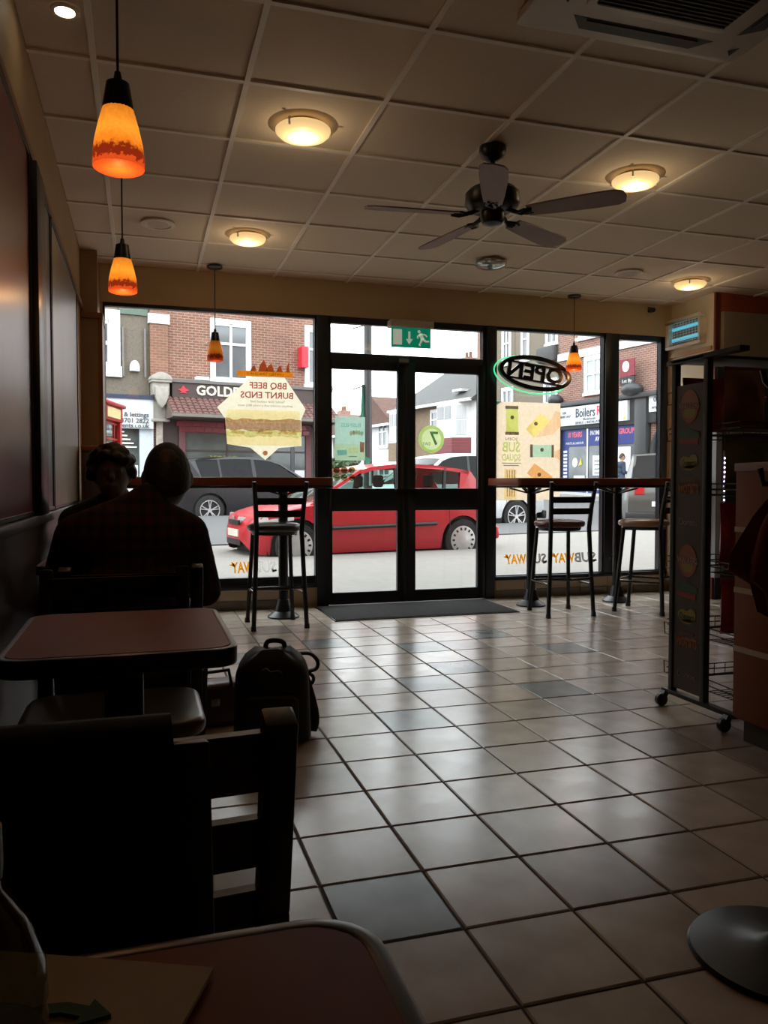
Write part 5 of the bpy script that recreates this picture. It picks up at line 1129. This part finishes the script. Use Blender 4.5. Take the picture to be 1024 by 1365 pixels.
def console(x):
    m = MB().box(x-.22, x+.22, -.34, 0, 3.42+z_, 3.78+z_).box(x-.27, x+.27, -.40, 0, 3.76+z_, 3.83+z_).prism([(x+a, z+z_) for a, z in [(-.29,3.83),(.29,3.83),(.25,3.93),(.12,4.01),(0,4.03),(-.12,4.01),(-.25,3.93)]], -.42, 0)
    m.box(x-.20, x+.20, -.20, 0, 2.78+z_, 3.42+z_).box(x-.25, x+.25, -.24, 0, 2.72+z_, 2.80+z_); m.build('stone_console', m_stone, B, bevel=.02)
    MB().prism([(x+a, z+z_) for a, z in [(-.17,3.66),(-.08,3.62),(0,3.66),(.08,3.62),(.17,3.66),(.17,3.36),(.10,3.18),(0,3.06),(-.10,3.18),(-.17,3.36)]], -.42, -.3).build('carved_shield', m_stone, B, bevel=.02)
    MB().box(x-.09, x+.09, -.09, 0, 2.05+z_, 2.72+z_).build('console_drop', M('pinkish_stone', (.46,.40,.35), .85, var=.3), B, bevel=.015)
console(4.97); console(9.72)
MB().box(9.02, 9.22, -.35, -.01, 4.45+z_, 5.05+z_).build('projecting_red_sign', MATS['sign_red'], B); MB().box(5.95, 6.3, -.25, 0, 3.90+z_, 4.0+z_).build('flood_lamp', m_white, B, bevel=.01)
G = thing('pebbledash_building', 'grey pebbledash building with estate agency below', 'building', EX(0, FE2, gz), EXA)
MB().box(-14, 4.74, .03, 9, -.2, 8.6).build('rendered_wall', m_pebble, G)
bwin(G, 2.55, 3.70, 4.15+z_, 5.35+z_, 1, .5, .28, .10, y=.03); bwin(G, -.4, .8, 4.15+z_, 5.5+z_, 2, .5, .28, .10, y=.03)
MB().box(3.95, 4.7, -.02, .03, 5.55+z_, 5.75+z_).build('green_panel', M('mossy_panel', (.10,.14,.11), .8), G)
m = MB().prism([(4.21,4.05+z_),(4.47,4.05+z_),(4.46,4.22+z_),(4.40,4.32+z_),(4.34,4.34+z_),(4.28,4.32+z_),(4.22,4.22+z_)], -.09, .03); m.build('alarm_box', m_white, G, bevel=.015)
for x in (4.05, 4.62): MB().cyl((x,-.03,3.9+z_), (x,-.03,5.2+z_), .03, n=8).build('drainpipe', M('lead_pipe', (.16,.15,.14), .7), G)
MB().box(.6, 4.78, -.22, .03, 2.52+z_, 3.30+z_).build('white_fascia', M('sign_white', (.56,.58,.60), .5, var=.02), G); MB().box(.6, 4.78, -.26, .03, 3.30+z_, 3.40+z_).build('blue_awning_case', M('navy_trim', (.02,.03,.07), .5), G)
m_tx = M('sign_grey_text', (.07,.09,.10), .5)
for s, z in (('sales & lettings', 2.86), ('020 3701 2822', 2.70), ('agents.co.uk', 2.57)): text(s, .17, m_tx, G, (4.66,-.225,z+.02+z_), (1,0,0), (0,0,1), .004, align='RIGHT', bold=.004)
MB().box(.6, 4.45, -.02, .03, 0, 2.52+z_).build('agency_glass', M('agency_glass', (.06,.075,.07), .12, var=.5, scale=4), G); MB().box(4.44, 4.80, -.10, .03, 0, 2.52+z_).build('white_pier', M('pier_bluewhite', (.55,.62,.68), .6), G)
for k in range(5): MB().box(3.1, 4.05+.08*k, -.035, -.02, 2.42-.10*k+z_, 2.45-.10*k+z_).build('lit_shelf_line', MEmit('shop_light', (1,.93,.85), 1.0), G)
for k, z in enumerate((1.0, 1.45)): MB().box(4.05, 4.4, -.035, -.02, z+z_-.2, z+z_+.1).build('property_card', m_white, G)

# ---- side street terrace facing left; local x runs towards the viewer, y into the building
RC = 20.0; RZ = EXA-PI/2
def rside(name, label, e2far, cat='building'): return thing(name, label, cat, EX(RC, e2far, 0), RZ)
S = rside('shop_terrace', 'brick terrace with boiler showroom on the ground floor', 23.2)   # x = 23.2-e2
MB().box(0, 14, 0, 8, -.3, 9.0).build('brick_wall', MBrick('terrace_brick', (.23,.10,.07), (.17,.075,.053), (.34,.29,.25)), S)
MB().box(-.02, 14, -.06, .02, 5.60, 5.86).build('white_band', m_white, S)
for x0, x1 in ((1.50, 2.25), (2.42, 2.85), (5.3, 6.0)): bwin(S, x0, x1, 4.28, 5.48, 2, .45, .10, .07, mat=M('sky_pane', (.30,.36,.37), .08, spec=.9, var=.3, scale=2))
for x0, x1 in ((1.2, 2.2), (2.7, 3.3), (5.2, 6.0)): bwin(S, x0, x1, 6.3, 7.8, 2, .45, .12, .08)
m_dg2 = M('shopfront_charcoal', (.025,.028,.031), .5)
MB().box(-.05, 14, -.35, .02, 3.86, 4.02).box(-.05, 14, -.18, .02, 3.02, 3.90).box(-.05, .28, -.22, .02, 0, 3.9).box(4.0, 4.5, -.25, .02, 0, 3.9).build('shopfront_surround', m_dg2, S, bevel=.02)
MB().ball((.05,-.2,4.15), (.30,.28,.22), 14, 8).ball((3.95,-.3,4.15), (.42,.30,.22), 14, 8).build('cornice_end', m_dg2, S)
MB().box(.34, 3.74, -.30, -.17, 3.16, 3.82).build('white_sign', MATS['sign_white'], S)
m_ink = M('sign_ink', (.02,.03,.06), .5)
text('Boilers', .46, m_ink, S, (1.75,-.305,3.56), (1,0,0), (0,0,1), .006, sx=.78, bold=.004); text('R', .46, M('sign_letter_red', (.55,.03,.06), .5), S, (2.42,-.305,3.58), (1,0,0), (0,0,1), .006, sx=.8, bold=.004)
text('Showroom', .14, m_ink, S, (1.95,-.305,3.34), (1,0,0), (0,0,1), .004); text('020', .13, m_ink, S, (.66,-.305,3.62), (1,0,0), (0,0,1), .004); text('8008 5437', .13, m_ink, S, (.72,-.305,3.48), (1,0,0), (0,0,1), .004); text('SERVICE  |  INSTALLATION', .12, m_ink, S, (1.95,-.305,3.22), (1,0,0), (0,0,1), .004)
for x in (.44, 3.62): MB().prism([(x-.07,3.20),(x+.07,3.20),(x+.02,3.34)], -.305, -.295).build('flame_mark', M('mark_yellow', (.60,.45,.05), .5), S)
m_blue = M('showroom_blue', (.015,.03,.17), .45); m_sg = M('showroom_glass', (.10,.115,.125), .1, var=.5, scale=1.5); m_pk = M('poster_pinkred', (.62,.12,.18), .5)
MB().box(.30, 4.0, -.06, .02, .3, 3.05).build('showroom_window', m_sg, S)
for x0, x1, z0, z1 in ((.34,1.60,2.40,3.02), (1.68,2.95,2.40,3.02), (3.0,3.95,2.40,3.02), (.34,.62,.6,2.4), (.34,1.60,.6,1.05), (1.68,3.95,.6,1.05)): MB().box(x0, x1, -.08, -.055, z0, z1).build('blue_panel', m_blue, S)
for x in (1.64, 2.97): MB().box(x-.035, x+.035, -.09, -.05, .3, 3.05).build('mullion', m_chrome, S)
text('10 YEARS', .26, m_pk, S, (.98,-.083,2.82), (1,0,0), (0,0,1), .004, sx=.72, bold=.008); text('PARTS & LABOUR', .12, m_white, S, (.98,-.083,2.52), (1,0,0), (0,0,1), .003)
text('PAYMENT PLAN', .22, m_white, S, (2.35,-.083,2.84), (1,0,0), (0,0,1), .003, sx=.72, bold=.004); text('AVAILABLE', .22, m_white, S, (2.42,-.083,2.62), (1,0,0), (0,0,1), .003, sx=.72, bold=.004)
text('GROUP', .26, m_pk, S, (3.5,-.083,2.82), (1,0,0), (0,0,1), .004, sx=.8, bold=.008)
for k in range(9): MB().box(.38, .58, -.085, -.078, 1.15+.13*k, 1.23+.13*k).build('white_print_line', m_white, S)
for x0, x1, z0, z1 in ((1.92,2.5,1.35,2.05), (3.1,3.7,1.0,2.3), (.95,1.5,.95,1.35), (2.0,2.5,.85,1.25)): MB().box(x0, x1, -.09, -.06, z0, z1).build('white_notice', m_white, S)
for k in range(4): MB().box(2.0, 2.42-.08*(k % 2), -.095, -.089, 1.42+.14*k, 1.45+.14*k).build('notice_line', m_ink, S)
MB().prism(ell(1.0,1.82,.13,.17,16), -.09, -.06).build('round_notice', m_white, S); MB().prism([(1.18,1.70),(1.36,1.74),(1.33,1.98)], -.09, -.06).build('yellow_notice', MATS['mark_yellow'], S)
MB().box(4.62, 6.2, -.24, -.1, 3.36, 3.92).build('white_phone_sign', MATS['sign_white'], S); text('020', .26, m_ink, S, (5.00,-.245,3.74), (1,0,0), (0,0,1), .004); text('www.b', .20, m_ink, S, (5.02,-.245,3.50), (1,0,0), (0,0,1), .004)
pts = [(4.6,0),(4.6,2.0)]+[(5.55-.95*math.cos(PI*k/10), 2.0+1.0*math.sin(PI*k/10)) for k in range(1, 10)]+[(6.5,2.0),(6.5,0)]
MB().prism(pts, -.03, .02).build('arched_doorway', M('doorway_dark', (.02,.02,.025), .6), S); MB().tube([(x,-.05,z) for x, z in pts[1:-1]], .10, 8).build('arch_moulding', m_dg2, S)
MB().box(5.15, 6.4, -.05, -.02, 1.6, 2.7).build('blue_panel', m_blue, S); MB().box(5.25, 5.9, -.06, -.04, 1.35, 2.0).build('white_notice', m_white, S)
L = thing('letting_board', 'red and black letting board fixed over the boiler shop', 'sign', tuple(Vector(EX(RC-.35, 19.42, 4.32))), RZ)
MB().box(-.33, .33, -.02, .02, .28, .85).build('red_board', M('board_dark_red', (.18,.012,.025), .5), L); MB().prism(ell(-.05,.60,.15,.18,18), -.028, -.018).build('white_mark', m_white, L); MB().box(-.33, .33, -.02, .02, 0, .26).build('black_board', m_blk, L); text('Let By', .17, m_white, L, (0,-.022,.12), (1,0,0), (0,0,1), .003); MB().box(-.02, .02, .02, .36, .3, .34).build('bracket', m_blk, L)
Pb = rside('flat_building', 'grey pebbledash flats beside the brick terrace', 27.6)
MB().box(0, 4.4, .05, 8, -.3, 9.3).build('rendered_wall', M('pebble_dash_warm', (.17,.145,.11), .95, var=.3, scale=22, bump=.4), Pb)
for x0, x1, z0, z1 in ((.95,1.35,5.95,7.6), (2.2,2.5,5.95,7.6), (3.7,4.2,6.35,7.6), (.95,1.5,3.5,4.9), (3.6,4.2,3.3,4.95)): bwin(Pb, x0, x1, z0, z1, 2 if x1-x0 > .35 else 1, .5, .09, .06, y=.05)
MB().box(3.3, 4.3, -.25, .05, 5.65, 6.25).build('window_box', M('lead_dark', (.07,.07,.07), .8), Pb, bevel=.1)
Rb = rside('brick_house_end', 'narrow red brick house end taller than its neighbour', 28.5)
MB().box(0, .9, 0, 8, -.3, 9.6).build('brick_wall', MBrick('pink_brick', (.26,.13,.095), (.21,.10,.075), (.27,.22,.19)), Rb); MB().cyl((.45,-.06,.3), (.45,-.06,9.5), .05, n=8).build('drainpipe', m_white, Rb)
def house(label, e2far, wdt, wall, roofm, ez, bay, brick_low, ridge=2.6, gable=False):
    H = rside('terraced_house', label, e2far); gz_ = road_z(18, e2far)
    MB().box(0, wdt, 0, 7, gz_-.5, ez).build('front_wall', wall, H)
    if gable: MB().prism([(-.25,ez-.1),(wdt/2,ez+ridge),(wdt+.25,ez-.1)], -.3, 7.2).build('roof', roofm, H)
    else: MB().prism([(-.40,ez-.12),(3.5,ez+ridge),(7.4,ez-.12)], -.05, wdt+.05, 'YZ').build('roof', roofm, H)
    MB().box(-.05, wdt+.05, -.46, -.30, ez-.16, ez-.04).build('gutter', m_white, H)
    m = MB().box(wdt-.6, wdt+.1, 2.9, 3.6, ez+.6, ez+ridge+.25); m.build('chimney', MATS['pink_brick'], H)
    for k in range(2): MB().cyl((wdt-.42+.34*k,3.25,ez+ridge+.25), (wdt-.42+.34*k,3.25,ez+ridge+.55), .10, .08, 10).build('chimney_pot', M('clay_pot', (.17,.075,.045), .8), H)
    if bay:
        x0, x1 = bay
        for za, zb_, mat, nm in ((gz_-.2, ez-2.6, m_white, 'bay_base'), (ez-1.72, ez-.12, m_white, 'bay_upper')):
            MB().prism([(x0,0),(x0+.45,-.65),(x1-.45,-.65),(x1,0)], za, zb_, 'XY').build(nm, mat, H)
        MB().prism([(x0-.04,0),(x0+.43,-.70),(x1-.43,-.70),(x1+.04,0)], ez-2.62, ez-1.72, 'XY').build('tile_hung_band', M('tile_hung_red', (.20,.050,.058), .7, var=.2, scale=9, stretch=(1,1,6)) if brick_low else wall, H)
        for k in range(7 if brick_low else 0): z = ez-2.58+.125*k; MB().prism([(x0-.05,0),(x0+.425,-.715),(x1-.425,-.715),(x1+.05,0)], z, z+.02, 'XY').build('tile_course', MATS['tile_hung_red'], H)
        n_ = max(2, int((x1-x0-.9)/.55))
        for k in range(n_):
            a = x0+.50+(x1-x0-1.0)*k/n_; b = x0+.50+(x1-x0-1.0)*(k+1)/n_-.08
            MB().box(a, b, -.665, -.64, ez-1.60, ez-.95).build('pane', m_curt, H); MB().box(a, b, -.665, -.64, ez-.88, ez-.30).build('pane', m_pane, H)
        for sgn, xx in ((-1, x0), (1, x1)):
            q = [Vector((xx-sgn*.10,-.15,0)), Vector((xx-sgn*.36,-.53,0))]
            for za, zb_ in ((ez-1.60,ez-.95), (ez-.88,ez-.30)): MB().bar((q[0]+Vector((0,0,(za+zb_)/2)))[:], (q[1]+Vector((0,0,(za+zb_)/2)))[:], .03, zb_-za).build('pane', m_curt, H)
    return H
H1 = house('terraced house with red tile hung bay window', 33.6, 5.1, m_white, m_slate, 4.80, (2.45,4.65), True, 2.6); MB().box(.0, 2.4, -.03, .0, .0, 4.66).build('brown_brick_bay', M('brown_stock_brick', (.19,.135,.09), .9, var=.2), H1); bwin(H1, 1.5, 2.05, 3.45, 4.45, 1, .4, .08, .07, y=-.03)
MB().box(3.2, 3.9, -.02, 1.6, 5.2, 5.3).build('roof_flashing', m_white, H1)
H2 = house('terraced house with brown brick front beside the bay', 35.7, 2.1, M('brown_stock_brick', (.19,.135,.09), .9, var=.2), m_slate, 4.80, (.10,1.95), False, 2.4)
H3 = house('white rendered house with a front gable and brown roof', 39.9, 4.2, m_white, m_rtile, 4.2, None, False, 1.5, True); bwin(H3, 2.5, 3.4, 3.0, 4.3, 2, .4, .1, .08); bwin(H3, 2.5, 3.6, .9, 1.9, 2, .4, .1, .08)
H4 = house('low house with wide brown tiled roof at street end', 48.3, 8.4, M('dark_cream_render', (.22,.20,.17), .8), m_rtile, 3.9, None, False, 1.4, True); bwin(H4, 3, 5, 2.4, 3.8, 3, .4, .1, .08)
H5 = house('distant white house with tiled roof and chimney', 58.3, 10, m_white, m_rtile, 4.2, None, False, 1.5)

# ---------------------------------------------------------------- street furniture
t = thing('phone_box', 'red telephone box on the pavement past left window', 'phone box', (-.84, 12.15, GP), rad(-14)); m_pr = M('phone_box_red', (.34,.012,.012), .4, var=.08)
for x in (-.42, .42):
    for y in (-.42, .42): MB().box(x-.05, x+.05, y-.05, y+.05, 0, 2.10).build('corner_post', m_pr, t, bevel=.01)
MB().box(-.48, .48, -.48, .48, 2.05, 2.28).build('sign_frieze', m_pr, t, bevel=.01); MB().box(-.52, .52, -.52, .52, 2.26, 2.31).build('cornice', m_pr, t, bevel=.01)
MB().grid(lambda u, v: (-.46+.92*u, -.46+.92*v, 2.30+.13*math.sin(PI*u)**.5*math.sin(PI*v)**.5), 10, 10).build('domed_roof', m_pr, t, solid=.02, smooth=60)
MB().box(-.32, .32, -.492, -.478, 2.09, 2.23).build('sign_panel', M('phone_sign_yellow', (.62,.55,.25), .5), t); text('TELEPHONE', .105, m_blk, t, (0,-.494,2.16), (1,0,0), (0,0,1), .002, sx=.98); MB().box(.478, .492, -.32, .32, 2.09, 2.23).build('sign_panel', MATS['phone_sign_yellow'], t)
MB().box(-.45, .45, -.45, .45, 0, .12).build('plinth', m_pr, t)
for face in range(4):
    R_ = Matrix.Rotation(rad(90*face), 4, 'Z'); m = MB()
    for k in range(9): z = .22+.225*k; m.box(-.37, .37, -.43, -.40, z-.014, z+.014)
    for x in (-.22, .22): m.box(x-.012, x+.012, -.43, -.40, .12, 2.05)
    m.v = [tuple(R_ @ Vector(v)) for v in m.v]; m.build('glazing_bars', m_pr, t, smooth=0)
    m = MB().box(-.37, .37, -.418, -.412, .12, 2.05); m.v = [tuple(R_ @ Vector(v)) for v in m.v]; m.build('glass_pane', MGlass('phone_glass', (.75,.80,.80), .12), t)
MB().box(-.12, .12, .28, .40, .95, 1.5).build('telephone', m_blk, t, bevel=.02)
t = thing('lamp_post', 'tall dark lamp post at the kerb behind red car', 'lamp post', (3.82, 13.55, GP-.06))
m_lp = M('lamp_post_grey', (.055,.06,.065), .5); MB().lathe([(1e-6,0),(.12,0),(.12,.9),(.09,1.0),(.075,1.1),(.07,3.2),(.060,8.0),(1e-6,8.0)], n=18).build('column', m_lp, t)
MB().tube([(0,0,7.9), (0,-.3,8.4), (0,-1.2,8.6)], .04, 8).build('outreach_arm', m_lp, t); MB().box(-.14, .14, -1.75, -1.15, 8.53, 8.66).build('lantern', m_lp, t, bevel=.03)
for z in (4.0, 2.95): MB().bar((0,0,z), (-.30,-.05,z-.10), .02, .02).build('bracket_arm', m_lp, t)
MB().grid(lambda u, v: (-.055-.10*u*math.sin(PI*min(1,.25+v*.8))+.015*math.sin(7*v), -.03+.03*math.sin(5*v+4*u), 2.95-1.45*v), 3, 14).build('pennant', M('pennant_green', (.03,.17,.11), .8), t, solid=.004)
MB().box(-.005, .125, -.16, -.085, 1.18, 1.52).build('notice_plate', m_white, t); MB().box(.02, .05, -.165, -.158, 1.22, 1.48).build('notice_print', m_ink, t)
t = thing('street_sign_post', 'short black sign post beyond the lamp post', 'post', EX(8.45, 21.0, .15))
MB().cyl((0,0,0), (0,0,2.3), .06, n=12).build('post', m_lp, t); MB().box(-.06, .22, -.05, .05, 2.12, 2.32).build('sign_head', m_lp, t)
hd = thing('hedge', 'clipped green hedge before the distant white house', 'hedge', EX(18.9, 39.8, road_z(18.6, 39.8)), RZ)
m_leaf = M('hedge_green', (.05,.085,.03), .8, var=.5, scale=9)
r_ = random.Random(5); m = MB()
for k in range(420):
    p = Vector((r_.uniform(-1.6,1.6), r_.uniform(-.5,.5), r_.uniform(.1,1.5))); a = Vector((r_.uniform(-1,1), r_.uniform(-1,1), r_.uniform(-1,1))).normalized()*.16; b = a.orthogonal().normalized()*.10; m.add([p-a, p+b, p+a, p-b], [(0,1,2,3)])
stuff(m.build('leaves', m_leaf, hd, smooth=0)); MB().cyl((0,0,-.1), (0,0,.9), .08, n=8).build('stem', M('bark', (.08,.05,.03), .9), hd)
# pedestrian
t = thing('person', 'man in navy top walking past the boiler shop, holding phone', 'person', EX(19.1, 19.1, road_z(17.9, 19.1)+.09), EXA-PI*.62)
b = MB(); head(b, (0,.03,1.60), (0,1,0), (.075,.092,.112)); limb(b, [(0,0,1.40),(0,.02,1.52)], [.06,.05])
for c_, r in (((0,0,.98),(.15,.11,.12)), ((0,0,1.15),(.15,.11,.16)), ((0,0,1.32),(.18,.115,.14))): b.ball(c_, r, 18, 10)
for s in (-1, 1):
    w_ = Vector((s*.14,.24,1.06)); limb(b, [(s*.19,0,1.38),(s*.24,.0,1.10),w_], [.052,.044,.030]); hand(b, w_, (-s*.3,1,.2), (0,0,1), -s)
    limb(b, [(s*.09,0,.95),(s*.10,.04*s,.50),(s*.10,-.02+.08*s,.09)], [.082,.06,.042]); limb(b, [(s*.10,-.02+.08*s,.05),(s*.10,.12+.08*s,.04)], [.042,.034])
b.build('body', M('skin_pale', (.45,.27,.19), .5), t, remesh=.010, smooth=180)
b = MB()
for c_, r in (((0,0,1.0),(.165,.125,.12)), ((0,0,1.15),(.165,.125,.16)), ((0,0,1.32),(.195,.13,.14))): b.ball(c_, r, 18, 10)
limb(b, [(-.18,0,1.38),(.18,0,1.38)], [.07,.07])
for s in (-1, 1): limb(b, [(s*.19,0,1.38),(s*.24,.0,1.10),(s*.15,.20,1.07)], [.068,.056,.042])
b.build('jumper', M('navy_knit', (.03,.045,.075), .9), t, remesh=.014, smooth=180)
for s in (-1, 1):
    b = MB(); limb(b, [(s*.085,0,.96),(s*.10,.04*s,.50),(s*.10,-.02+.08*s,.08)], [.095,.072,.058]); b.build('trouser_leg', M('blue_jeans', (.05,.07,.13), .9), t, remesh=.014, smooth=180)
    b = MB(); limb(b, [(s*.10,-.03+.08*s,.048),(s*.10,.14+.08*s,.042)], [.046,.038]); b.build('shoe', m_blk, t, remesh=.012, smooth=180)
q = Vector((0,.03,1.60)); MB().grid(lambda u, v: tuple(q+Vector((math.sin(PI*.52*v)*math.cos(2*PI*u)*.083, math.sin(PI*.52*v)*math.sin(2*PI*u)*.098-.012*v, math.cos(PI*.52*v)*.122+.004-(.05*v*max(0, -math.sin(2*PI*u)))))), 24, 10).build('hair', M('brown_hair', (.06,.035,.02), .8), t, smooth=180)
ph = MB().box(-.035, .035, -.006, .006, 0, .14).build('mobile_phone', m_blk, bevel=.004); tag(ph, 'dark phone held by the man in navy top', 'phone')
ph.location = t.matrix_basis @ Vector((.02,.36,1.06)); ph.rotation_euler = (rad(-30), 0, t.rotation_euler[2])
